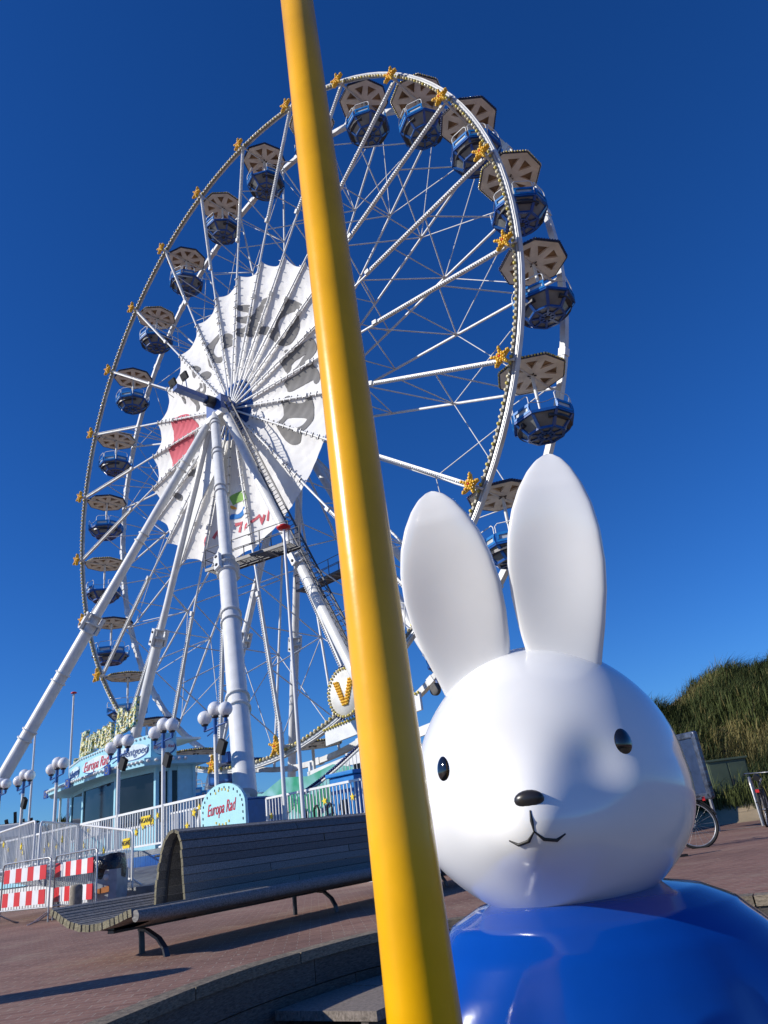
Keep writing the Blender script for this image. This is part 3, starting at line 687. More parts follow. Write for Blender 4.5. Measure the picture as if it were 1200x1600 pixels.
# head frame, gusset panels under the hub
g = MB(); g.box((0, -.85, Zt + .2), (1.5, .7, 1.1), M_blue); g.box((0, -.85, Zt - .5), (1.9, .9, .35), M_whited); g.tube((0, -.2, HUBZ), (0, -1.7, HUBZ), .34, M_dark, n=16)
g.obj('bearing_block', sup)
g = MB(); g.box((.05, 5.0, Zt + .1), (1.4, .7, 1.1), M_blue); g.obj('bearing_block', sup)
g = MB()
a_, b_ = Vector((-.1, -.95, Zt - .1)), Vector((-4.6, -1.2, Zt - 8.6))
g.prism([(-.2, Zt - .3), (-1.9, Zt - 1.6), (-4.3, Zt - 8.2), (-2.0, Zt - 5.0), (-.1, Zt - 3.6)], -.93, -.85, M_whited, f=lambda u, v, d: (u, d, v))
g.obj('gusset_plate', sup)
# floodlight arm reaching out along the axle
g = MB(); g.bar((0, -1.3, HUBZ + .05), (0, -3.7, HUBZ + .1), .42, .3, M_blue); arm = g.obj('light_arm', sup)
for (dx, dy, dz) in ((-.15, -3.75, .45), (.0, -3.1, 1.1)):
    g = MB(); g.box((dx, dy, HUBZ + dz), (.55, .14, .42), M_black, R=Matrix.Rotation(radians(25), 3, 'X')); g.tube((dx, dy + .05, HUBZ + dz), (dx, dy + .2, HUBZ + .2), .03, M_bluel, n=6)
    g.path([(dx, dy, HUBZ + dz), (dx - .3, dy - .15, HUBZ - .1), (dx - .05, dy + .1, HUBZ - .45)], .018, M_black, 5); g.obj('floodlight', arm)
# ladder beside the right hand front leg
g = MB(); u = (L4B - L4A).normalized(); off = Vector((.55, -.35, .2)); st = Vector((.45, 0, 0)); Ln = (L4B - L4A).length
for s_ in (0, 1): g.bar(L4A + off + st * s_ + u * .2, L4A + off + st * s_ + u * (Ln * .97), .05, .08, M_dark)
for i in range(int(Ln / .3)):
    c = L4A + off + u * (.4 + i * .3 * .97)
    if c.z > 1.9: g.tube(c, c + st, .018, M_dark, n=5)
g.obj('ladder', sup)
g = MB()
for i in range(24):
    t = .5 + i * .02; c = L4A + off + u * (Ln * t); 
    pts = [c, c + Vector((-.02, -.35, .25)), c + Vector((.22, -.55, .35)), c + st + Vector((.02, -.35, .25)), c + st]; g.path(pts, .015, M_dark, 4)
for q in (Vector((-.02, -.35, .25)), Vector((.22, -.55, .35)), st + Vector((.02, -.35, .25))):
    g.tube(L4A + off + q + u * Ln * .5, L4A + off + q + u * Ln * .96, .015, M_dark, n=4)
g.obj('ladder_cage', sup)
M_walk = mat('dark_grating_steel', (.13, .13, .135), .5, .3, var=.15)
def catwalk(A, B, wd, hr=1.0):
    A = Vector((A[0], -A[1], A[2])); B = Vector((B[0], -B[1], B[2])); t = (B - A); L = t.length; t.normalize(); y = Vector((0, 0, 1)).cross(t)
    g = MB(); 
    for s_ in (-1, 1): g.bar(A + y * s_ * wd / 2, B + y * s_ * wd / 2, .05, .13, M_walk)
    nn_ = 7
    for i in range(nn_): q = -wd / 2 + wd * (i + .5) / nn_; g.bar(A + y * q, B + y * q, wd / nn_ * .6, .03, M_walk)
    for i in range(6): p = A + t * L * (i + .5) / 6; g.bar(p - y * wd / 2 - Vector((0, 0, .06)), p + y * wd / 2 - Vector((0, 0, .06)), .05, .05, M_grey)
    o = g.obj('catwalk', sup); g = MB()
    for s_ in (-1, 1):
        for i in range(4): p = A + t * L * i / 3 + y * s_ * wd / 2; g.tube(p, p + Vector((0, 0, hr)), .025, M_walk, n=5)
        for h in (.5, 1): g.tube(A + y * s_ * wd / 2 + Vector((0, 0, hr * h)), B + y * s_ * wd / 2 + Vector((0, 0, hr * h)), .02, M_walk, n=5)
    for h in (.5, 1): g.tube(A - y * wd / 2 + Vector((0, 0, hr * h)), A + y * wd / 2 + Vector((0, 0, hr * h)), .02, M_walk, n=5)
    g.obj('hand_rail', o)
catwalk((4.4, 4.5, 12.25), (8.7, 3.2, 12.3), .85)
catwalk((-1.2, -5.4, 14.5), (3.3, -5.4, 14.5), .8)
# drive motor with tyre

tb = wempty('drive_unit', 11.2, -1.6, 5.9, 'blue drive arm with a grey rubber tyre pressed to the rim beside the statue head', 'wheel drive')
g = MB(); MT = Matrix.Rotation(pi / 2, 4, 'X'); g.lathe([(.14, -.1), (.22, -.1), (.26, -.06), (.26, .06), (.22, .1), (.14, .1)], mat('worn_grey_tyre', (.12, .115, .11), .8), 20, MT); g.obj('tyre', tb)
g = MB(); g.lathe([(0, -.07), (.05, -.07), (.06, -.02), (.13, -.02), (.14, -.09), (.14, .09), (0, .09)], M_galv, 16, MT); g.obj('rim', tb)
g = MB(); g.bar((0, .15, 0), (.15, .2, .9), .12, .16, M_blue); g.bar((.05, .2, .3), (.75, .3, .05), .1, .14, M_blue); g.bar((.1, .2, .85), (.75, .3, .1), .08, .1, M_blue); g.box((.7, .3, -.1), (.5, .5, .45), M_blue); g.bar((.7, .35, -.2), (.75, 1.0, -4.7), .3, .3, M_blue); g.obj('arm', tb)

# ============================================================ PLATFORM
PZ = 1.0                       # deck height (wheel units)
M_deckm = mat('ribbed_grey_deck_plate', (.24, .25, .26), .45, .4, var=.2, scale=3, bump=.6, bscale=60)
pf = wempty('wheel_platform', 0, 0, 0, 'raised grey steel deck with blue and white skirt panels under the wheel', 'platform')
g = MB(); g.box((4.5, -2.2, PZ - .06), (37, 21.2, .12), M_deckm); g.obj('deck', pf)
g = MB(); g.box((15.3, -12.86, PZ - .27), (15.2, .06, .3), M_blue); g.box((.5, -12.86, PZ - .27), (14.2, .06, .3), M_lblue)
g.box((4.5, -12.80, PZ - .72), (36.6, .06, .56), M_whited)
for i in range(10): g.box((-12 + i * 4, -12.6, .2), (.2, .2, .8), M_grey)
g.obj('skirt', pf)
# ramp at the front (world coordinates)
rp_ = empty('ramp', (0, 0, 0), label='grey ribbed access ramp plate leading up to the deck beside the bin', cat='ramp')
g = MB()
def quadslab(P, th, m):
    P = [Vector(p) for p in P]; D_ = Vector((0, 0, -th)); g.add(P + [p + D_ for p in P], [(0, 1, 2, 3), (7, 6, 5, 4)] + [(i, 4 + i, 4 + (i + 1) % 4, (i + 1) % 4) for i in range(4)], m)
quadslab([(-6.6, 17.2, .42), (-4.9, 16.0, .42), (-5.6, 19.6, .8), (-7.9, 21.6, .8)], .16, M_deckm); g.obj('ramp_plate', rp_)
g = MB(); quadslab([(-10.8, 19.0, 1.12), (-6.6, 17.2, .45), (-7.9, 21.6, .8), (-11.5, 22.2, 1.13)], .14, M_deckm); g.obj('ramp_plate', rp_)
g = MB(); 
for x, y in ((-6.4, 17.5), (-5.3, 16.7), (-8.6, 18.5), (-10.5, 19.2)): g.bar((x, y, 0), (x, y, .35 if x > -7 else .75), .12, .12, M_grey)
g.path([(-6.9, 20.2, 1.0), (-5.6, 19.2, 1.0), (-5.0, 18.0, .95), (-4.9, 17.2, .6)], .03, M_dark, 6); g.obj('ramp_leg', rp_)

# railings ------------------------------------------------------------
def star_flat(g, c, r, m, y0, y1, rot=0):
    pts = [(c[0] + (r if i % 2 == 0 else r * .42) * sin(rot + pi * i / 5), c[1] + (r if i % 2 == 0 else r * .42) * cos(rot + pi * i / 5)) for i in range(10)]
    g.prism(pts, y0, y1, m)
def railing(L, label, nst, h=.86, seed=0, group='white deck railing sections', sp=.115, sign=None):
    rt = empty('railing', (0, 0, 0), label=label, cat='railing', group=group); rnd = random.Random(seed)
    g = MB(); g.bar((0, 0, h), (L, 0, h), .05, .05, M_white); g.bar((0, 0, .1), (L, 0, .1), .04, .04, M_white)
    g.bar((0, 0, 0), (0, 0, h), .05, .05, M_white); g.bar((L, 0, 0), (L, 0, h), .05, .05, M_white)
    n_ = int(L / sp)
    for i in range(1, n_): g.bar((i * L / n_, 0, .1), (i * L / n_, 0, h), .022, .022, M_white)
    g.obj('frame', rt)
    for i in range(nst):
        g = MB(); star_flat(g, (rnd.uniform(.15, L - .15), rnd.uniform(.22, h - .16)), rnd.uniform(.07, .1), M_yel, -.045, -.025, rnd.uniform(-.3, .3)); g.obj('star', rt)
    if sign:
        g = MB(); g.box((sign[0], -.04, sign[1]), (.42, .02, .2), M_yel); s_ = g.obj('sign_plate', rt)
        me = text_mesh(sign[2], .15, .003); g = MB(); g.mesh_in(me, M_dark, Matrix.Translation((sign[0], -.056, sign[1] - .0)) @ Matrix.Rotation(pi / 2, 4, 'X')); g.obj('lettering', s_, fixn=False)
    return rt
def place(o, a, w, z, rz=0.0): o.location = wpos(a, w, z); o.rotation_euler = (0, 0, YAW + rz); o.scale = (K,) * 3
r1 = railing(2.15, 'white railing section with yellow stars just right of the middle lamp post by the booth', 4, seed=2, sign=(1.4, .62, 'INGANG')); place(r1, 12.75, 12.8, PZ)
r2 = railing(2.1, 'white railing section with yellow stars ending at the arched pale blue sign', 4, seed=5); place(r2, 14.9, 12.8, PZ)
r3 = railing(2.0, 'white railing section in front of the ticket booth window, left of the middle lamp post', 2, seed=8); place(r3, 10.7, 12.8, PZ)
r4 = railing(3.6, 'white railing section in front of the left side of the ticket booth', 4, seed=9); place(r4, 6.9, 12.8, PZ)
r5 = railing(3.9, 'white railing section at the far left end of the deck', 5, seed=10); place(r5, 2.9, 12.8, PZ)
r6 = railing(4.6, 'white railing section right of the blue box, with yellow stars seen over the bench', 4, seed=12, h=.8); place(r6, 15.2, 10.2, PZ + .03)
r7 = railing(3.2, 'white railing section ending behind the yellow pole, in front of a bright blue bin', 2, seed=14, h=.8); place(r7, 19.85, 10.2, PZ - .02)
r8 = railing(4.2, 'white railing farther back on the deck, behind the first row of bars', 5, seed=15); place(r8, 11.2, 11.0, PZ)
for x_ in (1.5, 1.95, 2.4):
    g = MB(); g.path([(x_ + .09 * cos(2 * pi * i / 20), -.09, .26 + .17 * sin(2 * pi * i / 20)) for i in range(20)], .022, M_black, 6, closed=True); g.obj('black_ring', r6)
# stair rail climbing to the right with dark bulbs on its handrail
sr = empty('railing', (0, 0, 0), label='climbing white stair railing with dark bulbs on its curved handrail and yellow stars', cat='railing'); place(sr, 12.6, 7.0, 0)
g = MB(); pts = []
for i in range(13):
    t = i / 12; pts.append((3.9 * t, 0, 2.05 + 1.45 * t ** 1.25))
g.path(pts, .04, M_white, 6)
for i in range(1, 26):
    t = i / 26; z = 2.05 + 1.45 * t ** 1.25; g.tube((3.9 * t, 0, 1.0), (3.9 * t, 0, z), .015, M_white, n=4)
g.bar((0, 0, 1.15), (3.9, 0, 1.9), .05, .05, M_white); g.bar((.8, .05, 1.5), (3.9, .05, 2.7), .05, .12, M_white); g.obj('frame', sr)
g = MB()
for i in range(48):
    t = i / 47; bulb(g, (3.9 * t, -.02, 2.12 + 1.45 * t ** 1.25), .05, M_bulbd, 6, 4)
g.obj('bulb_strip', sr)
for q in ((1.6, 1.75), (2.5, 1.85), (3.5, 2.75)):
    g = MB(); star_flat(g, q, .11, M_yel, -.06, -.04); g.obj('star', sr)

# lamp posts -----------------------------------------------------------
def lamp():
    rt = empty('lamp_post', (0, 0, 0))
    g = MB(); g.tube((0, 0, 0), (0, 0, 2.1), .045, M_white, n=12); g.lathe([(.1, 0), (.1, .03), (.045, .05)], M_white, 12); g.obj('post', rt)
    g = MB(); g.tube((0, 0, 2.05), (0, 0, 2.46), .045, M_blue, n=10); g.tube((-.33, -.05, 2.22), (.33, .05, 2.30), .022, M_blue, n=8); g.tube((-.3, .0, 2.12), (0, 0, 2.2), .015, M_blue, n=6)
    for c in ((-.31, -.05, 2.22), (.31, .05, 2.32)): g.tube(c, (c[0], c[1], c[2] + .12), .04, M_blue, n=10)
    for c in ((-.31, -.05, 2.34), (.31, .05, 2.42), (0, 0, 2.46)): g.lathe([(.05, -.02), (.075, .0), (.075, .035), (.05, .05)], M_dark, 12, c=c)
    g.obj('head', rt)
    for c in ((-.31, -.05, 2.5), (.31, .05, 2.58), (0, 0, 2.64)):
        g = MB(); g.ball(c, .155, M_globe, 24, 16); g.obj('globe', rt)
    return rt
lp = lamp()
def spot(rt, z=1.75):
    g = MB(); g.tube((.0, 0, z), (.22, -.05, z + .02), .015, M_black, n=6)
    g.box((.3, -.06, z + .08), (.22, .1, .28), M_black, R=Matrix.Rotation(.5, 3, 'Y')); g.obj('floodlight', rt)
lps = [(17.0, 'three globe lamp post closest to the arched sign, in front of the thick leg', 1), (14.85, 'three globe lamp post at the right end of the booth', 1), (12.7, 'three globe lamp post in front of the booth windows', 1),
       (9.05, 'three globe lamp post beside the left corner of the booth canopy', 0), (6.7, 'three globe lamp post standing free left of the booth, with a black floodlight', 1), (4.8, 'three globe lamp post cut by the left edge of the photo', 0)]
protos = []
for i, (a, lb, fl) in enumerate(lps):
    o = lp if i == len(lps) - 1 else dup(lp)
    if fl: spot(o, 1.95 if i in (2,) else 1.72)
    place(o, a, 12.8, PZ - (.0 if i else .06), random.uniform(-.06, .06)); tag(o, lb, 'lamp post', 'globe lamp posts along the railing')

# ticket booth -----------------------------------------------------------
bt = wempty('ticket_booth', 8.75, 11.1, PZ, 'pale blue ticket kiosk with dark windows, a scalloped canopy and bulb lettering on the roof', 'ticket booth')
F = [(-3.2, .9), (-2.7, .1), (-1.0, -.3), (1.45, -.5), (3.1, -.2), (3.25, .1), (3.3, .35), (3.3, .8), (-3.2, 1.3)]   # plan outline
hb = 2.08
def wallseg(g, A, B, z0, z1, th, m, out=0.0):
    A = Vector((A[0], A[1], 0)); B = Vector((B[0], B[1], 0)); t = (B - A).normalized(); n_ = Vector((t.y, -t.x, 0))
    g.bar(A + n_ * out + Vector((0, 0, (z0 + z1) / 2)), B + n_ * out + Vector((0, 0, (z0 + z1) / 2)), z1 - z0, th, m, up=tuple(n_))
g = MB()
for i in range(1, 8):
    A, B = F[i], F[(i + 1) % 9]; g_h = .62
    wallseg(g, A, B, 0, g_h, .06, M_lblue)
    wallseg(g, A, B, hb - .12, hb, .06, M_lblue)
    g.bar((*A, 0), (*A, hb), .1, .1, M_lblue)
g.bar((*F[8], 0), (*F[8], hb), .1, .1, M_lblue); wallseg(g, F[8], F[1], 0, hb, .05, M_lblue)
wallseg(g, F[6], F[7], .6, hb - .12, .05, M_lblue); wallseg(g, F[7], F[8], .6, hb - .12, .05, M_lblue)
g.obj('wall', bt)
for i in (1, 2, 3, 4, 5):
    g = MB(); wallseg(g, F[i], F[i + 1], .64, hb - .13, .02, M_glass); wo_ = g.obj('window', bt)
    g = MB(); wallseg(g, F[i], F[i + 1], .62, .68, .07, M_white, .01); g.obj('sill', wo_)
g = MB(); g.box((0, .75, .5), (4.2, .5, .9), M_whited); g.box((-1.6, .4, .9), (.4, .3, .5), M_dark); g.obj('counter', bt)
g = MB(); g.prism([(-.1, .62), (.75, .62), (.75, .92), (.68, .98), (-.03, .98), (-.1, .92)], -.62, -.58, M_white); g.box((.32, -.625, .9), (.3, .01, .03), M_grey); g.obj('notice_board', bt)
g = MB()
for x in (-3.7, -3.4): g.tube((x, .7, 0), (x, .7, hb), .04, M_lblue, n=8)
g.tube((-3.85, .2, 0), (-3.85, .2, hb), .04, M_white, n=8); g.obj('canopy_post', bt)
# canopy: fascia following an outset outline
CN = [(-4.9, .9), (-4.7, -.1), (-3.3, -.75), (-1.9, -1.05), (.15, -1.25), (2.3, -1.05), (3.5, -.4), (4.2, .9), (4.2, 2.7), (-4.9, 2.7)]
CN = [(-4.1, .9), (-3.9, -.1), (-2.9, -.6), (-1.1, -.82), (1.5, -1.02), (3.4, -.72), (3.75, -.2), (3.8, .35), (3.8, 1.0), (-4.1, 1.5)]; g = MB(); nC = len(CN)
g.add([(x, y, hb) for x, y in CN] + [(x, y, hb + .2) for x, y in CN], [tuple(range(nC)), tuple(range(2 * nC - 1, nC - 1, -1))] + [(i, i + nC, (i + 1) % nC + nC, (i + 1) % nC) for i in range(nC)], M_lblue)
cn = g.obj('canopy', bt)
g = MB()
for i in range(7):
    A = Vector((*CN[i], hb + .1)); B = Vector((*CN[i + 1], hb + .1)); L = (B - A).length; nn_ = max(2, int(L / .17)); t = (B - A).normalized(); n_ = Vector((t.y, -t.x, 0))
    for q in range(nn_):
        p = A + (B - A) * (q + .5) / nn_ + n_ * .03; g.ball(p + Vector((0, 0, .02)), .06, M_white, 6, 4, sc=(1, 1, .7))
g.obj('scallop_trim', cn)
M_flag = mat('dark_blue_plaque', (.01, .06, .32), .4)
for p in ((-3.4, -.42), (-.7, -.90), (2.0, -1.0)):
    g = MB(); g.box((p[0], p[1] - .05, hb + .1), (.3, .04, .26), M_flag)
    for q in range(12): g.box((p[0] + .085 * cos(q * pi / 6), p[1] - .075, hb + .1 + .085 * sin(q * pi / 6)), (.018, .01, .018), M_yel)
    g.obj('plaque', cn)
# fascia sign boards above the canopy
FB = [(-2.75, .0), (-.95, -.45), (1.5, -.62), (3.1, -.35), (3.45, .2)]
boards = [((0, 1), 'Vallentgoed', M_navy), ((1, 2), 'Europa Rad', M_redtext), ((2, 3), 'Vallentgoed', M_navy), ((3, 4), 'Europa Rad', M_redtext)]
for (i, j), s_, mt_ in boards:
    A = Vector((*FB[i], 0)); B = Vector((*FB[j], 0)); L = (B - A).length; t = (B - A).normalized(); n_ = Vector((t.y, -t.x, 0)); mid = (A + B) / 2
    g = MB(); wallseg(g, FB[i], FB[j], hb + .22, hb + .86, .05, M_lblue); b_ = g.obj('sign_board', bt)
    if s_ == 'Europa Rad' and i == 1: b_['label'] = 'pale blue fascia board with red Europa Rad lettering'
    R3 = Matrix((t, Vector((0, 0, 1)), n_)).transposed().to_4x4(); T_ = Matrix.Translation(mid + n_ * .03 + Vector((0, 0, hb + .5))) @ R3
    g = MB(); el = [(L * .44 * cos(q * pi / 16), .2 * sin(q * pi / 16)) for q in range(32)]
    g.add([T_ @ Vector((x + .03, y - .03, .002)) for x, y in el], [tuple(range(32))], M_navy); g.add([T_ @ Vector((x, y, .008)) for x, y in el], [tuple(range(32))], mat('sign_oval_white', (.66, .76, .78), .4)); g.obj('oval', b_)
    me = text_mesh(s_, .34, .004, .35); wd_ = max(v.co.x for v in me.vertices) - min(v.co.x for v in me.vertices); sc = min(1.15, L * .84 / wd_)
    g = MB(); g.mesh_in(me, mt_, T_ @ Matrix.Translation((0, 0, .016)) @ Matrix.Diagonal((sc, sc, 1, 1))); g.obj('lettering', b_, fixn=False)
    g = MB()
    for q in range(int(L / .17)): g.ball(A + (B - A) * ((q + .5) / int(L / .17)) + n_ * .04 + Vector((0, 0, hb + .8)), .035, M_white, 6, 4)
    g.obj('bulb_strip', b_)
g = MB(); g.box((-.2, 1.0, hb + .9), (5.0, 1.4, .06), M_white); g.obj('roof', bt)
M_sparkle = D.materials.new('bulb_covered_lettering'); M_sparkle.use_nodes = True
t_ = M_sparkle.node_tree; b0 = t_.nodes['Principled BSDF']; vo = t_.nodes.new('ShaderNodeTexVoronoi'); vo.inputs['Scale'].default_value = 20
tc_ = t_.nodes.new('ShaderNodeTexCoord'); t_.links.new(tc_.outputs['Object'], vo.inputs['Vector']); cr = t_.nodes.new('ShaderNodeValToRGB'); cr.color_ramp.interpolation = 'CONSTANT'
cr.color_ramp.elements[0].color = (.72, .68, .40, 1); cr.color_ramp.elements[1].position = .35; cr.color_ramp.elements[1].color = (.02, .16, .22, 1)
for p_, c_ in ((.5, (.55, .45, .05)), (.68, (.7, .7, .62)), (.85, (.05, .2, .08))): e_ = cr.color_ramp.elements.new(p_); e_.color = (*c_, 1)
sx_ = t_.nodes.new('ShaderNodeSeparateColor'); t_.links.new(vo.outputs['Color'], sx_.inputs[0]); t_.links.new(sx_.outputs[0], cr.inputs[0]); t_.links.new(cr.outputs[0], b0.inputs['Base Color'])
TL = Matrix.Translation((-.2, -.1, hb + 1.25)) @ Matrix.Rotation(radians(-6), 4, 'Z') @ Matrix.Rotation(radians(-3), 4, 'Y') @ Matrix.Diagonal((.8, .8, .9, 1)) @ Matrix.Rotation(pi / 2, 4, 'X')
me = text_mesh('Europa Rad', 1.02, .07, .35, offset=.022); xs = [v.co.x for v in me.vertices]; w_ = max(xs) - min(xs)
S_ = Matrix.Diagonal((6.0 / w_, 1.15, 1, 1))
g = MB(); g.mesh_in(me, M_sparkle, TL @ Matrix.Translation((0.15, .25, 0)) @ S_); rl = g.obj('roof_lettering', bt, fixn=False); rl['label'] = 'slanting roof letters reading Europa Rad studded with coloured bulbs'
g = MB(); g.path([TL @ Vector(p) for p in ((-3.1, -.05, 0), (-3.25, -.35, 0), (-2.6, -.42, 0), (-1, -.33, 0), (1.1, -.18, 0), (3.1, .18, 0))], [.1, .1, .09, .09, .08, .05], M_sparkle, 8); g.obj('underline', rl)
rnd = random.Random(4); g = MB(); vsT = [TL @ Matrix.Translation((0.15, .25, 0)) @ S_ @ v.co for v in me.vertices]
for i in range(0, len(vsT), 3): bulb(g, vsT[i] + Vector((0, -.02, 0)), .02, rnd.choice((M_bulby, M_bulb, M_bulbw)), 5, 4)
g.obj('bulb', rl)
g = MB()
for x in (-2.3, -1.2, 0, 1.1, 2.0): g.bar((x, .1, hb + .7), (x, .1, hb + 1.2 + x * .05), .05, .05, M_white)
g.obj('sign_bracket', rl)

# arched sign and blue base box ------------------------------------------
as_ = wempty('arched_sign', 17.45, 12.95, -.2, 'arched pale blue sign board with red Europa Rad lettering and small painted bulbs', 'sign')
g = MB(); pr = [(-.78, .9), (.78, .9), (.78, 1.75)] + [(.78 * cos(q), 1.75 + .45 * sin(q)) for q in [pi * i / 16 for i in range(1, 16)]] + [(-.78, 1.75)]
g.prism(pr, -.03, .03, mat('sign_pale_blue', (.42, .74, .80), .4, var=.03)); g.obj('board', as_)
g = MB(); g.bar((-.6, .1, 0), (-.6, .1, 1.8), .06, .06, M_grey); g.bar((.6, .1, 0), (.6, .1, 1.8), .06, .06, M_grey); g.obj('post', as_)
me = text_mesh('Europa Rad', .26, .004, .4); xs = [v.co.x for v in me.vertices]; sc = 1.02 / (max(xs) - min(xs))
g = MB(); g.mesh_in(me, M_redtext, Matrix.Translation((-.05, -.036, 1.74)) @ Matrix.Rotation(pi / 2, 4, 'X') @ Matrix.Rotation(.04, 4, 'Z') @ Matrix.Diagonal((sc, 1.25, 1, 1))); g.obj('lettering', as_, fixn=False)
me = text_mesh('Nederland', .11, .003, .3); g = MB(); g.mesh_in(me, M_redtext, Matrix.Translation((.2, -.036, 1.22)) @ Matrix.Rotation(pi / 2, 4, 'X')); g.obj('lettering', as_, fixn=False)
g = MB()
for i in range(26):
    q = i / 25
    if q < .25: p = (-.7, 1.0 + q * 4 * .75)
    elif q > .75: p = (.7, 1.75 - (q - .75) * 4 * .75)
    else: th = pi * (1 - (q - .25) * 2); p = (.69 * cos(th), 1.75 + .37 * sin(th))
    g.box((p[0], -.036, p[1]), (.02, .01, .045), M_dark)
for s_ in (-1, 1):
    for i in range(5): th = pi / 2 + (i - 2) * .28; g.box((.42 * cos(th), -.036, 1.76 + s_ * (.33 * sin(th)) - (.0 if s_ > 0 else -.0)), (.035, .01, .045), M_bulby)
g.obj('painted_bulb', as_)
bx_ = wempty('leg_base_box', 12.85, 9.15, 0, 'plain dark blue steel box carrying the foot of the thickest front leg', 'base box')
g = MB(); g.box((.35, -.2, 1.2), (1.9, 1.3, 1.45), M_blue); g.box((.35, -.2, 1.945), (1.96, 1.36, .04), M_blue); g.obj('box', bx_, bev=.01)
g = MB(); g.box((0, 0, 2.01), (.9, .8, .08), M_whited); g.bar((-.3, 0, 2.05), (.05, 0, 2.25), .12, .5, M_whited); g.obj('foot_plate', bx_)

# loading station clutter below the hub --------------------------------
def wbox(name, label, cat, a, w, z, dims, m, rz=0):
    rt = wempty(name, a, w, 0, label, cat, rz=rz); return rt
pn = wempty('painted_panel', 10.6, 5.0, PZ, 'green and pale blue painted scenery panel behind the railings under the wheel', 'scenery panel')
g = MB(); g.prism([(-4.6, .3), (-4.6, 1.5), (-3.8, 1.75), (-2.6, 1.55), (-1.4, 1.95), (0, 1.8), (1.3, 2.0), (2.6, 1.7), (2.6, .3)], 0, .06, mat('scenery_mixed_paint', (.01, .28, .14), .4, col2=(.28, .55, .60), scale=1.1, detail=2)); g.obj('panel', pn)
g = MB()
for (x, z, r) in ((-2.9, 1.0, .42), (-1.5, 1.05, .55), (-.2, .95, .5), (.9, 1.1, .4), (1.8, .9, .35)):
    g.prism([(x + r * 1.35 * cos(q * pi / 9) * (1 + .1 * sin(q * 2.3)), z + r * .6 * sin(q * pi / 9)) for q in range(18)], -.02 - .004 * (x > 0), 0, M_green)
g.obj('painted_hill', pn)
mc = wempty('motor_cover', -3.6, -1.5, PZ, 'dark blue drive housing behind the lamp post under the wheel', 'motor housing')
g = MB(); g.box((0, 0, 3.9), (1.9, 1.4, 1.5), M_blue); g.bar((-.7, 0, 0), (-.7, 0, 3.2), .3, .3, M_blue); g.bar((.7, 0, 0), (.5, 0, 3.2), .3, .3, M_blue); g.obj('housing', mc, bev=.12)
sf = wempty('station_frame', 13.0, 4.2, PZ, 'white steel station frame with a bulb edged fascia at the right of the wheel foot', 'station frame')
g = MB()
for x in (-3.2, -1.2, 1.0, 3.0): g.bar((x, 0, 0), (x, 0, 2.35), .1, .1, M_white)
g.bar((-3.3, 0, 1.9), (3.1, 0, 2.55), .28, .1, M_white, up=(0, 1, 0)); g.bar((-1.2, 0, .9), (3.0, 0, 1.5), .12, .08, M_white); g.bar((0, .05, .5), (3.2, .05, 1.2), .1, .06, M_white); g.obj('frame', sf)
g = MB(); g.prism([(-2.2, 2.75), (2.4, 3.1), (2.4, 3.65), (-2.2, 3.3)], -.05, .05, M_white); fa = g.obj('fascia', sf)
g = MB()
for i in range(34): q = i / 33; bulb(g, (-2.2 + 4.6 * q, -.09, 3.28 + .35 * q), .05, M_bulby, 6, 4)
g.obj('bulb_strip', fa)
g = MB(); g.box((1.6, .5, .8), (3.2, .1, 1.5), M_dark); g.obj('backdrop', sf)
ct = wempty('control_cabin', 14.9, 5.2, PZ, 'white control cabin side with dark openings behind the stair railing', 'cabin')
g = MB(); g.box((0, 0, .6), (2.2, 1.4, 1.2), M_whited); g.box((0, 0, 1.85), (2.3, 1.5, .25), M_white); g.obj('wall', ct)
g = MB(); g.box((0, -.72, 1.45), (2.0, .04, .55), M_glass); g.obj('window', ct)
bb = wempty('blue_bin', 17.7, 9.6, .85, 'bright blue container behind the bars next to the yellow pole', 'bin')
g = MB(); g.prism([(-.34, 0), (.34, 0), (.42, 1.15), (-.42, 1.15)], -.35, .35, M_bluel); g.obj('body', bb, bev=.02)
g = MB(); g.box((0, 0, 1.2), (.95, .85, .09), M_bluel); g.obj('lid', bb, bev=.02)
g = MB(); g.box((.02, -.36, .5), (.22, .03, .3), M_dark); g.obj('hatch', bb)
# flag poles
def flagpole(a, w, z0, hgt, label, r=.07, cord=True):
    rt = wempty('flagpole', a, w, z0, label, 'flagpole'); g = MB(); g.tube((0, 0, 0), (0, 0, hgt), r, M_white, r2=r * .65, n=10); g.obj('pole', rt)
    g = MB(); g.lathe([(0, 0), (.14, .02), (.16, .06), (.1, .1), (0, .12)], M_red, 12, c=(0, 0, hgt)); g.obj('finial', rt)
    if cord: g = MB(); g.path([(.05, 0, hgt - .05), (.6, -.3, hgt - .2), (1.2, -.6, hgt - .36)], .02, M_dark, 4); g.obj('cord', rt)
flagpole(-8.1, 5, .1, 9.4, 'tall thin white flagpole with red cap and thin dark cord, left of the booth roof')
flagpole(-12.9, 5, .1, 9.0, 'white flagpole just outside the left edge whose dark cord reaches into the sky')
flagpole(19.5, 12.6, .2, 6.7, 'thin white flagpole with a red cap standing nearest the bench', .045, False)
pst = wempty('post', 18.2, 12.0, .2, 'short plain white post just left of the thin capped flagpole', 'post')
g = MB(); g.tube((0, 0, 0), (0, 0, 2.85), .045, M_white, n=10); g.lathe([(.05, 0), (.05, .03), (0, .05)], M_whited, 10, c=(0, 0, 2.85)); g.obj('tube', pst)
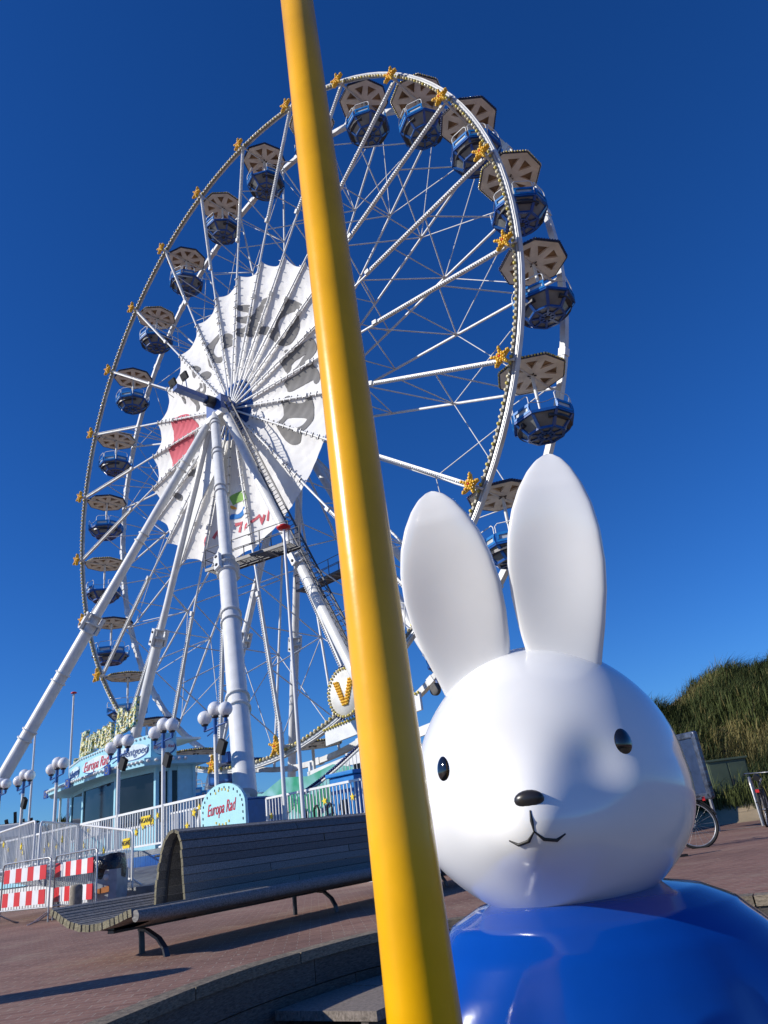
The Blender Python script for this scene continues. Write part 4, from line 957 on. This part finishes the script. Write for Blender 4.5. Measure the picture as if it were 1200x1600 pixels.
# van at far left
vn = empty('delivery_van', (-21.6, 38.5, 0), radians(10), label='white box van with grey block lettering cut by the left edge of the photo', cat='van')
g = MB(); g.box((0, 0, 2.2), (4.6, 2.2, 2.6), M_whited); g.obj('body', vn, bev=.06)
g = MB(); g.box((3.1, 0, 1.5), (1.6, 2.1, 1.6), M_whited); g.obj('cab', vn, bev=.25)
for x in (-1.4, 2.9):
    for s_ in (-1, 1): g = MB(); g.lathe([(0, -.12), (.42, -.12), (.42, .12), (0, .12)], M_black, 18, Matrix.Translation((x, s_ * 1.0, .42)) @ Matrix.Rotation(pi / 2, 4, 'X')); g.obj('wheel', vn)
me = text_mesh('E', 1.6, .005); g = MB(); g.mesh_in(me, M_grey, Matrix.Translation((1.5, -1.12, 2.3)) @ Matrix.Rotation(pi / 2, 4, 'X')); g.obj('lettering', vn, fixn=False)
g = MB(); g.box((.9, 0, 3.53), (3.0, .5, .08), M_black)
for i in range(7): g.bar((-.2 + i * .38, 0, 3.5), (-.3 + i * .4, -.1, 3.85 + .25 * sin(i * 2)), .12, .12, M_black)
g.obj('roof_rack', vn)
# ============================================================ FOREGROUND LEFT: BARRIERS, BIN, BOLLARD
def px(x, y, Y):               # world point seen at a photo position at depth Y (layout helper)
    d = Rv * ((x - 600) / 1142.85) + Uv * ((800 - y) / 1142.85) + Fv
    return Vector((0, 0, H)) + d * (Y / d.y)
def barrier(P, Q, hgt, m, label, group, boards=False, stars=0, r=.018, sign=None, sp=.11):
    zb = .27 if boards else .16; fl = .42 if boards else .30
    P = Vector(P); Q = Vector(Q); t = Q - P; t2 = Vector((t.x, t.y, 0)); L = t2.length; t2.normalize()
    rt = empty('crowd_barrier', P, atan2(t.y, t.x), label=label, cat='barrier', group=group)
    dz = Q.z - P.z; zz = lambda x, z: z + dz * x / L
    g = MB(); c = .1
    g.path([(0, 0, .0), (0, 0, hgt - c), (.03, 0, hgt - .03), (c, 0, zz(c, hgt)), (L - c, 0, zz(L - c, hgt)), (L - .03, 0, zz(L, hgt - .03)), (L, 0, zz(L, hgt - c)), (L, 0, zz(L, 0))], r, m, 8)
    g.tube((0, 0, zb), (L, 0, zz(L, zb)), r, m, n=8)
    for i in range(1, int(L / sp)): x = i * L / int(L / sp); g.tube((x, 0, zz(x, zb)), (x, 0, zz(x, hgt)), r * .42, m, n=5)
    fr_ = g.obj('frame', rt)
    for x in (.03, L - .03):
        g = MB(); z = zz(x, 0); g.path([(x, -fl, z), (x, -fl * .7, z + .03), (x, 0, z + .19), (x, fl * .7, z + .03), (x, fl, z)], r * .95, m, 7); g.obj('foot', rt)
    if boards:
        Rw = (M_red, mat('white_reflective_board', (.78, .78, .78), .35, var=.05))
        for z0 in (.34, .80):
            g = MB(); nb = 7
            for i in range(nb):
                x0 = .12 + (L - .24) * i / nb; x1 = .12 + (L - .24) * (i + 1) / nb
                g.prism([(x0, zz(x0, z0)), (x1, zz(x1, z0)), (x1, zz(x1, z0 + .27)), (x0, zz(x0, z0 + .27))], -.035, -.02, Rw[i % 2])
            g.obj('warning_board', rt)
    rnd = random.Random(int(L * 100))
    for i in range(stars):
        g = MB(); x = L * (i + .6) / (stars + .2); star_flat(g, (x, zz(x, rnd.uniform(.5, .8))), .085, M_yel, -.04, -.02); g.obj('star', rt)
    if sign:
        g = MB(); x, z, s_ = sign; g.box((x, -.045, zz(x, z)), (.46, .02, .2), M_yel); so = g.obj('sign_plate', rt)
        me = text_mesh(s_, .145, .003); g = MB(); g.mesh_in(me, M_dark, Matrix.Translation((x, -.06, zz(x, z))) @ Matrix.Rotation(pi / 2, 4, 'X')); g.obj('lettering', so, fixn=False)
    return rt
GB = 'grey barriers with red and white boards'
a0 = px(84, 1400, 17.0); a1 = px(150, 1400, 15.3); b0 = px(2, 1400, 17.6); b1 = px(77, 1400, 16.5)
barrier((a0.x, a0.y, 0), (a1.x, a1.y, .0), 1.22, M_galv, 'grey barrier with red and white boards standing in front of the litter bin', GB, True)
barrier((b0.x, b0.y, 0), (b1.x, b1.y, 0), 1.2, M_galv, 'grey barrier with red and white boards at the left edge of the photo', GB, True)
GW = 'white crowd barriers on the ramp'
q0 = px(64, 1284, 18.0); q1 = px(124, 1288, 21.4); barrier((q0.x, q0.y, q0.z - 1.12), (q1.x, q1.y, q1.z - 1.12), 1.12, M_white, 'white crowd barrier with one yellow star, middle of the three on the deck', GW, stars=1, r=.024)
q0 = px(129, 1289, 20.2); q1 = px(208, 1298, 17.0); barrier((q0.x, q0.y, q0.z - 1.12), (q1.x, q1.y, q1.z - 1.12), 1.12, M_white, 'white crowd barrier sloping down the ramp behind the bin, with a yellow INGANG plate', GW, stars=1, r=.024, sign=((q1 - q0).length - .32, .86, 'INGANG'))
q0 = px(-30, 1311, 21.5); q1 = px(56, 1282, 18.2); barrier((q0.x, q0.y, q0.z - 1.12), (q1.x, q1.y, q1.z - 1.12), 1.12, M_white, 'white crowd barrier at the left edge with a yellow sign plate and stars', GW, stars=3, r=.024, sign=(1.7, .9, 'INGANG'))
# litter bin
c = px(168, 1400, 16.4); bn = empty('litter_bin', (c.x, c.y, 0), radians(-10), label='grey metal litter bin lined with a black bag, an orange flash on its side', cat='litter bin'); bn.scale = (.92, .92, .95)
g = MB(); sq = lambda r, z, e=.12: [(x * r - sx * e, y * r - sy * 0, z) if s else (x * r, y * r - sy * e, z) for x, y, sx, sy, s in ((-1, -1, -1, -1, 1), (1, -1, 1, -1, 1), (1, -1, 1, -1, 0), (1, 1, 1, 1, 0), (1, 1, 1, 1, 1), (-1, 1, -1, 1, 1), (-1, 1, -1, 1, 0), (-1, -1, -1, -1, 0))]
R0, R1 = sq(.33, 0), sq(.36, .86)
g.add(R0 + R1, [(i, (i + 1) % 8, 8 + (i + 1) % 8, 8 + i) for i in range(8)] + [tuple(range(8))], M_bin); g.obj('body', bn)
g = MB(); rnd = random.Random(5); vs = []; nb = 28
for j, (r, z) in enumerate(((.38, .74), (.395, .86), (.385, 1.02), (.34, 1.16), (.27, 1.14), (.2, .95))):
    for i in range(nb):
        a = 2 * pi * i / nb; rr = r * (1 + .10 * (abs(cos(2 * a)) - .5) * -1) + rnd.uniform(-.012, .012); vs.append((rr * cos(a), rr * sin(a), z + .02 * sin(3 * a + j) + rnd.uniform(-.012, .012) - (.05 * (1 + sin(a * 4)) * (j == 0))))
g.add(vs, [(j * nb + i, j * nb + (i + 1) % nb, (j + 1) * nb + (i + 1) % nb, (j + 1) * nb + i) for j in range(5) for i in range(nb)], M_bag, True); g.obj('bin_bag', bn)
g = MB(); g.prism([(-.08, .5), (.26, .56), (.26, .44), (.0, .42)], -.375, -.36, mat('orange_sticker', (.55, .2, .05), .5)); g.lathe([(0, -.01), (.06, -.01), (.06, .01), (0, .01)], M_whited, 14, Matrix.Translation((.18, -.37, .72)) @ Matrix.Rotation(pi / 2, 4, 'X')); g.obj('sticker', bn)
# bollard
c = px(118, 1416, 14.9); bo = tag(D.objects.new('x', None)) if False else None
g = MB(); g.lathe([(.112, -.02), (.112, .58), (.105, .61), (.09, .625), (0, .63)], M_stone, 20); bo = g.obj('bollard', loc=(c.x, c.y, 0)); tag(bo, 'short round concrete post in front of the right warning barrier', 'bollard')

# ============================================================ BENCH
BD = Vector((sin(radians(33.98)), cos(radians(33.98)), 0)); BN = Vector((BD.y, -BD.x, 0))
bench = empty('long_bench', tuple(BD * 4.55 + BN * -7.0), atan2(BD.y, BD.x), label='long curved slatted wooden bench with a tall double sided arched backrest on bent steel legs', cat='bench')
# local x: along, local y: to the left of it (so -across), z up
seatprof = [(.66, .475), (.56, .435), (.44, .385), (.30, .34), (.14, .31), (-.02, .302), (-.18, .31), (-.34, .335), (-.48, .365), (-.60, .395), (-.66, .405)]
def samp(prof, n_):
    P = [Vector(p) for p in prof]; L = [0]
    for i in range(1, len(P)): L.append(L[-1] + (P[i] - P[i - 1]).length)
    out = []
    for k in range(n_):
        s = L[-1] * (k + .5) / n_; i = max(j for j in range(len(L)) if L[j] <= s); i = min(i, len(P) - 2); f = (s - L[i]) / (L[i + 1] - L[i])
        out.append((P[i] + (P[i + 1] - P[i]) * f, (P[i + 1] - P[i]).normalized()))
    return out
BL = 6.0
def slats(prof, n_, x0, x1, name, wdt, th, joints, rnd, taper=False):
    g = MB()
    for k, (p, t) in enumerate(samp(prof, n_)):
        nr = Vector((-t.y, t.x)); js = sorted([x0] + [x for x in joints(k) if x0 < x < x1] + [x1])
        for a_, b_ in zip(js[:-1], js[1:]):
            e0 = a_ + rnd.uniform(0, .012); e1 = b_ - .005; cs = []
            for u_, v_ in ((-1, -1), (1, -1), (1, 1), (-1, 1)): q = p + t * u_ * wdt / 2 + nr * v_ * th / 2; cs.append((q.x, q.y))
            vs = [(e0, *c) for c in cs] + [(e1, *c) for c in cs]
            g.add(vs, [(4, 5, 6, 7), (0, 1, 5, 4), (1, 2, 6, 5), (2, 3, 7, 6), (3, 0, 4, 7)], M_benchwood)
            g.add(vs[:4], [(3, 2, 1, 0)], M_endgrain)
    return g.obj(name, bench, bev=.004)
rnd = random.Random(9)
slats(seatprof, 21, 0, BL, 'seat', .050, .062, lambda k: [1.6 + (k * 1.37) % 2.6, 4.2 + (k * .77) % 1.2], rnd)
arch = [(.34, .375), (.325, .50), (.30, .64), (.265, .78), (.225, .90), (.17, 1.0), (.10, 1.065), (.02, 1.085), (-.045, 1.06), (-.085, .99), (-.105, .90), (-.12, .78), (-.13, .64), (-.14, .50), (-.15, .385)]
slats(arch, 19, 1.0, BL, 'backrest', .0795, .032, lambda k: [2.0 + (k * 1.93) % 3.4], rnd)
g = MB()
for x in (1.12, 2.4, 3.7, 5.0):
    P = [(x, y, z - .045) if i > 0 else (x, y, z) for i, (y, z) in enumerate(seatprof)]
    g.path([(x, y * .93, z - .06) for y, z in seatprof], .022, M_dark, 6)
    g.path([(x, y * .86, .375 + (z - .375) * .955) for y, z in arch], .014, M_dark, 6)
g.bar((.25, .0, .245), (BL, .0, .245), .1, .05, M_dark)
g.obj('steel_frame', bench)
g = MB(); g.path([(.02, -.695, .375), (.3, -.695, .365), (BL, -.695, .365)], [.05, .058, .058], M_benchwood, 12); g.obj('edge_rail', bench)
# fabric of the front edge beam and the underside trough
g = MB(); L_ = 13; vs = []
sec = [(-.66, .40), (-.71, .375), (-.72, .34), (-.6, .30), (-.4, .265), (-.1, .245), (.2, .26), (.4, .30)]
for x in (.22, BL): vs += [(x, y, z) for y, z in sec]
ns_ = len(sec); g.add(vs, [(i, i + 1, ns_ + i + 1, ns_ + i) for i in range(ns_ - 1)], M_benchwood, True); g.obj('edge_trim', bench, fixn=False)
for x, yt, yf in ((.57, -.03, -.05), (.36, -.40, -.70), (3.03, .22, .22), (3.08, -.24, -.42), (5.4, .1, .1), (5.45, -.3, -.5)):
    if True:
        g = MB(); pts = [(x, yt + .10, .235), (x, yt, .225), (x, yt + (yf - yt) * .6, .15), (x, yf + (yt - yf) * .1, .07), (x, yf, 0)]
        for i in range(len(pts) - 1): g.bar(pts[i], Vector(pts[i + 1]) + (Vector(pts[i + 1]) - Vector(pts[i])).normalized() * .008, .055, .022, M_dark)
        g.obj('leg', bench)

# ============================================================ YELLOW POLE
M_polem = mat('glossy_yellow_paint', (.96, .475, .002), .25, var=.07, scale=5, bump=.07, bscale=9, coat=.2, spec=.35)
PX, PY = -.070, 1.745
g = MB(); g.lathe([(.090, -.95), (.0835, -.4), (.079, 0), (.0735, .6), (.070, 1.2), (.068, 1.8), (.0655, 2.4), (.063, 3.2), (.058, 4.6), (.0, 4.62)], M_polem, 64, Matrix(((1, 0, -.0072, .021), (0, 1, 0, 0), (0, 0, 1, 0), (0, 0, 0, 1))))
yp = g.obj('yellow_pole', loc=(PX, PY, 0)); tag(yp, 'thick tapering glossy yellow pole rising in front of the white statue', 'pole')
# the long paving shadow comes from an unseen stand-in added further down

# ============================================================ STATUE (plain glossy rabbit figure, white and blue)
M_sw = mat('glossy_white_fibreglass', (.87, .87, .86), .2, var=.03, scale=3.5, bump=.03, bscale=4, coat=.6, detail=8)
M_sb = mat('glossy_blue_fibreglass', (.002, .058, .35), .13, var=.08, scale=3, bump=.05, bscale=6, coat=.7)
st = empty('rabbit_statue', (.44, 2.42, -.95), label='large glossy white rabbit figure with two tall upright ears and a shiny blue body', cat='statue')
HC = Vector((.392 - .44, 2.40 - 2.42, .858 + .95))       # head centre in statue space
fy = radians(-16)                                          # face turned a little left
fd = Vector((sin(fy), -cos(fy), 0)); fr3 = Vector((cos(fy), sin(fy), 0))
def headfn(u):          # unit direction -> displaced point
    f = u.dot(fd); s = u.dot(fr3); z = u.z
    R0 = Vector((.400, .39, .395)); p = Vector((s * R0.x, f * R0.y, z * R0.z))
    if z < 0: p.x *= 1 + .04 * sin(pi * min(1, -z)); 
    p.x *= 1 - .07 * max(0, z) ** 1.5
    # muzzle and cheeks
    def bump_(c, w_, h): d = (u - (fr3 * c[0] + fd * c[1] + Vector((0, 0, c[2]))).normalized()).length; return h * math.exp(-(d / w_) ** 2)
    m_ = bump_((-.19, 1, -.42), .24, .07) + bump_((.19, 1, -.42), .24, .07) + bump_((0, 1, -.18), .24, .06) + bump_((0, 1, -.68), .2, .035)
    p.y += m_
    p.y -= bump_((-.46, 1, .02), .20, .022) + bump_((.46, 1, .02), .20, .022)
    p.x += s * (bump_((-.9, .7, -.45), .4, .04) + bump_((.9, .7, -.45), .4, .04))
    return HC + fr3 * p.x + fd * p.y + Vector((0, 0, p.z))
g = MB(); nu, nv = 144, 96; vs = []; fs = []
for j in range(nv + 1):
    th = -pi / 2 + pi * j / nv
    for i in range(nu): a = 2 * pi * i / nu; vs.append(headfn(Vector((cos(th) * cos(a), cos(th) * sin(a), sin(th)))))
for j in range(nv):
    for i in range(nu): i2 = (i + 1) % nu; fs.append((j * nu + i, j * nu + i2, (j + 1) * nu + i2, (j + 1) * nu + i))
g.add(vs, fs, M_sw, True); head = g.obj('head', st)
def onface(s, z):
    u = (fr3 * s + Vector((0, 0, z))); u = (u + fd * math.sqrt(max(0, 1 - u.length_squared))).normalized(); return headfn(u), u
for s in (-.62, .62):
    p, u = onface(s, .12); g = MB(); Rm = u.to_track_quat('Z', 'Y').to_matrix().to_4x4()
    g.ball((0, 0, 0), .034, M_black if False else mat('gloss_black_eye', (.008, .008, .008), .06, coat=1), 24, 16, Matrix.Translation(p - u * .012) @ Rm, sc=(.85, 1.15, .6)); g.obj('eye', st)
p, u = onface(0, -.17); g = MB(); Rm = u.to_track_quat('Z', 'Y').to_matrix().to_4x4()
g.ball((0, 0, 0), .03, mat('dark_grey_nose', (.03, .028, .03), .3), 20, 12, Matrix.Translation(p - u * .006) @ Rm, sc=(1.25, .75, .6)); g.obj('nose', st)
g = MB(); 
def facepath(pts, r):
    P = [];
    for s, z in pts: p, u = onface(s, z); P.append(p + u * .0005)
    g.path(P, [r * .4] + [r] * (len(P) - 2) + [r * .4], mat('mouth_line_black', (.02, .02, .02), .5), 6)
facepath([(0, -.23), (0, -.29), (0, -.35)], .0045); facepath([(0, -.35), (.045, -.40), (.11, -.415), (.165, -.385)], .0045); facepath([(0, -.35), (-.045, -.40), (-.11, -.415), (-.165, -.385)], .0045); g.obj('mouth', st)
def ear(base, tip, wmax, lab, curl):
    B = Vector(base); T = Vector(tip); ax = (T - B); L = ax.length; ax.normalize(); nrm = (fd + Vector((0, 0, .0))); nrm = (nrm - ax * nrm.dot(ax)).normalized(); sx = ax.cross(nrm) * -1
    prof = [(0, .70), (.08, .76), (.2, .87), (.35, .97), (.48, 1.0), (.62, .955), (.74, .84), (.84, .67), (.92, .47), (.97, .28), (.995, .10), (1, .02)]
    g = MB(); ns = 20; rows = []
    def W_(t):
        for i in range(len(prof) - 1):
            if t <= prof[i + 1][0]: f = (t - prof[i][0]) / (prof[i + 1][0] - prof[i][0]); return prof[i][1] + (prof[i + 1][1] - prof[i][1]) * f
        return .02
    vs = []; nt_ = 44; ring = 2 * ns
    for j in range(nt_ + 1):
        t = 1 - (1 - j / nt_) ** 1.35; w = W_(t) * wmax / 2; th = .030 * min(1, (W_(t)) * 1.5)
        c = B + ax * L * t + nrm * (.05 * sin(pi * t) * curl) 
        for q in range(ring):
            a = 2 * pi * q / ring; x = cos(a); y = sin(a)
            yy = math.copysign(abs(y) ** .35, y) * th
            if y > 0: yy -= .022 * (1 - x * x) ** 1.2 * math.exp(-((t - .48) / .34) ** 2) * 1.0
            vs.append(c + sx * (x * w) + nrm * yy)
    fs = [(j * ring + q, j * ring + (q + 1) % ring, (j + 1) * ring + (q + 1) % ring, (j + 1) * ring + q) for j in range(nt_) for q in range(ring)] + [tuple(nt_ * ring + q for q in range(ring))]
    g.add(vs, fs, M_sw, True); o = g.obj('ear', st); o['label'] = lab; return o
S0 = Vector((.44, 2.42, -.95))
def sp_(x, y, z): return Rv * ((x - 600) / 1142.85 * z) + Uv * ((800 - y) / 1142.85 * z) + Fv * z + Vector((0, 0, H)) - S0
ear(sp_(748, 1075, 2.30), sp_(672, 768, 2.38), .312, 'left ear, leaning outward beside the yellow pole', 1)
ear(sp_(885, 1050, 2.22), sp_(856, 709, 2.32), .292, 'taller right ear standing almost upright', 1)
# body
g = MB(); prof = [(.05, 1.505), (.20, 1.50), (.32, 1.478), (.40, 1.44), (.455, 1.38), (.495, 1.30), (.53, 1.20), (.565, 1.05), (.59, .88), (.60, .68), (.60, .48), (.57, .28), (.50, .10), (.42, .0)]
nb = 96; vs = []; P2 = []
for i in range(len(prof) - 1):
    for s_ in range(5): f = s_ / 5; P2.append((prof[i][0] * (1 - f) + prof[i + 1][0] * f, prof[i][1] * (1 - f) + prof[i + 1][1] * f))
P2.append(prof[-1])
for r, z in P2:
    for i in range(nb):
        a = 2 * pi * i / nb; rr = r; dz = min(1, max(0, (1.42 - z) / .35))
        # arms folded at the sides: soft lobes with a crease in front of them
        for ca in (radians(-32), radians(212)):
            da = (a - ca + pi) % (2 * pi) - pi; rr += .085 * math.exp(-(da / .30) ** 2) * dz * (1 if z > .55 else max(0, (z - .3) / .25)); rr -= .028 * math.exp(-((abs(da) - .52) / .10) ** 2) * dz
        vs.append((.0 + .05 * min(1, max(0, (1.5 - z) / .5)) * (1 if cos(a) > 0 else 0) + rr * cos(a), -.0 + rr * sin(a) * .86, z))
n2 = len(P2); g.add(vs, [(j * nb + i, j * nb + (i + 1) % nb, (j + 1) * nb + (i + 1) % nb, (j + 1) * nb + i) for j in range(n2 - 1) for i in range(nb)], M_sb, True); g.add(vs[-nb:], [tuple(range(nb))], M_sb); body = g.obj('body', st)
# ============================================================ RIGHT BACKGROUND
cb = empty('utility_cabinet', (8.85, 23.0, .2), radians(4), label='olive green steel utility cabinet at the foot of the dune', cat='utility cabinet')
g = MB(); g.box((0, 0, .75), (1.15, .5, 1.3), M_olive); g.box((0, 0, 1.42), (1.25, .6, .06), M_olive); g.obj('casing', cb, bev=.01)
for x in (-.28, .28): g = MB(); g.box((x, -.26, .75), (.52, .02, 1.15), M_olive); g.obj('door', cb, bev=.006)
g = MB(); g.box((.03, -.28, .8), (.03, .03, .16), M_dark); g.obj('handle', cb)
g = MB(); g.box((0, 0, .06), (1.3, .65, .12), M_stone); g.obj('plinth', cb)
fa = empty('wrapped_frame', (6.1, 18.0, 0), radians(-66), label='tall dark framed board wrapped in shiny film beside the statue head', cat='board')
g = MB(); M_film = mat('shiny_grey_film', (.10, .12, .17), .15, .2, var=.4, scale=5, bump=1.0, bscale=7)
g.box((0, 0, 1.38), (1.0, .05, 1.25), mat('board_dark_face', (.035, .055, .11), .25)); g.obj('panel', fa)
for (c_, d_) in (((-.5, 0, 1.38), (.14, .12, 1.4)), ((.5, 0, 1.38), (.14, .12, 1.4)), ((0, 0, 2.03), (1.1, .12, .14)), ((0, 0, .73), (1.1, .12, .14))): g = MB(); g.box(c_, d_, M_film); g.obj('frame_rail', fa, bev=.03)
g = MB(); 
for x in (-.45, .45): g.bar((x, 0, 0), (x, 0, .7), .05, .05, M_grey)
g.obj('stand_leg', fa)
def bike():
    rt = empty('bicycle', (0, 0, 0)); r = .34
    for x in (-.52, .52):
        g = MB(); g.path([(x + r * cos(2 * pi * i / 36), 0, r + r * sin(2 * pi * i / 36)) for i in range(36)], .021, M_black, 8, closed=True); w_ = g.obj('wheel', rt)
        g = MB(); g.path([(x + (r - .028) * cos(2 * pi * i / 36), 0, r + (r - .028) * sin(2 * pi * i / 36)) for i in range(36)], .010, M_galv, 6, closed=True)
        for i in range(18): a = 2 * pi * i / 18; g.tube((x, .02 * (-1) ** i, r), (x + (r - .03) * cos(a), 0, r + (r - .03) * sin(a)), .0022, M_galv, n=3)
        g.tube((x, -.05, r), (x, .05, r), .02, M_galv, n=8); g.obj('rim', w_)
        g = MB(); g.path([(x + (r + .035) * cos(a), 0, r + (r + .035) * sin(a)) for a in [radians(q) for q in range(20 if x < 0 else 30, 175 if x < 0 else 165, 12)]], .014, M_black, 6); g.obj('mudguard', rt)
    g = MB(); bb_ = (-.05, 0, .30); hd = (.36, 0, .86); hd2 = (.40, 0, .72); se = (-.2, 0, .8)
    for A, B, q in ((bb_, se, .016), (bb_, hd2, .018), (se, hd, .016), (se, (-.52, .04, r), .009), (se, (-.52, -.04, r), .009), (bb_, (-.52, .04, r), .01), (bb_, (-.52, -.04, r), .01), (hd, (.52, .0, r), .015), (se, (-.235, 0, .93), .013)): g.tube(A, B, q, M_dark, n=7)
    g.obj('frame', rt)
    g = MB(); g.path([(-.36, .0, .95), (-.28, 0, .965), (-.18, 0, .955), (-.1, 0, .945)], [.06, .075, .04, .02], M_black, 10); g.obj('saddle', rt)
    g = MB(); g.tube(hd, (.34, 0, 1.02), .014, M_galv, n=7); g.path([(.14, -.27, 1.03), (.26, -.27, 1.06), (.35, -.12, 1.06), (.35, .12, 1.06), (.26, .27, 1.06), (.14, .27, 1.03)], .012, M_galv, 7)
    for s_ in (-1, 1): g.tube((.12, s_ * .27, 1.03), (.22, s_ * .27, 1.05), .018, M_black, n=7)
    g.obj('handlebar', rt)
    g = MB(); g.bar((-.72, 0, .74), (-.28, 0, .74), .13, .015, M_dark); 
    for s_ in (-1, 1): g.tube((-.52, s_ * .06, r), (-.6, s_ * .06, .73), .006, M_dark, n=5); g.tube((-.52, s_ * .06, r), (-.4, s_ * .06, .73), .006, M_dark, n=5)
    g.obj('carrier', rt)
    g = MB(); g.box((-.76, 0, .70), (.04, .07, .06), M_red); g.obj('rear_light', rt)
    g = MB(); g.ball((.42, 0, .92), .04, M_galv, 10, 8); g.obj('front_light', rt)
    g = MB(); g.lathe([(.0, -.006), (.085, -.006), (.085, .006), (0, .006)], M_dark, 20, Matrix.Translation((-.05, -.05, .30)) @ Matrix.Rotation(pi / 2, 4, 'X')); g.bar((-.05, -.07, .30), (.0, -.07, .14), .02, .012, M_galv); g.bar((-.05, .07, .30), (-.1, .07, .46), .02, .012, M_galv); g.box((.0, -.11, .13), (.08, .07, .02), M_black); g.box((-.1, .11, .47), (.08, .07, .02), M_black); g.obj('crank', rt)
    return rt
b1 = bike(); 
def put(o, x, y, rz, lb, lean=0): o.location = (x, y, .0); o.rotation_euler = (lean, 0, rz); tag(o, lb, 'bicycle', 'parked bicycles')
b2 = dup(b1); b6 = dup(b1)
_r = px(1186, 1250, 16.8); put(b1, _r.x + .52 * cos(radians(62)), _r.y + .52 * sin(radians(62)), radians(62), 'dark bicycle leaning by the steel hoop at the right edge', .06)
put(b2, 3.76, 13.05, radians(180 - 12), 'bicycle whose wheel shows just right of the statue head', .05)
put(b6, 9.4, 17.0, radians(60), 'bicycle mostly outside the right edge of the photo', .05)
hp = empty('bicycle_hoop', (7.2, 17.5, 0), radians(65), label='bare steel tube bicycle hoop beside the parked bicycle at right', cat='bicycle stand')
g = MB(); g.path([(-.0, 0, -.02), (0, 0, .82), (.04, 0, .93), (.14, 0, .98), (.62, 0, .98), (.72, 0, .93), (.76, 0, .82), (.76, 0, -.02)], .028, M_galv, 10); g.obj('tube', hp)
# short dark tilted post just right of the head
ps = empty('stand_foot', (3.35, 11.6, 0), 0, label='short dark slanted prop standing on the paving right of the statue head', cat='prop')
g = MB(); g.bar((-.16, 0, .5), (.14, .0, .02), .09, .05, M_black); g.box((.16, 0, .015), (.2, .1, .03), M_black); g.obj('prop', ps)

# unseen bin-shaped stand-in, added left of frame to cast the long paving shadow
ob = empty('round_top_shadow_caster', (-5.0, 5.75, 0), label='tall round topped stand-in added just outside the left edge to cast a long shadow', cat='litter bin')
g = MB(); g.lathe([(.24, 0), (.25, .05), (.25, 1.2), (0, 1.2)], M_bin, 28); g.obj('body', ob)
g = MB(); g.lathe([(.27, 1.2), (.27, 1.3), (.24, 1.42), (.17, 1.52), (.08, 1.57), (0, 1.58)], M_dark, 28); g.obj('lid', ob)
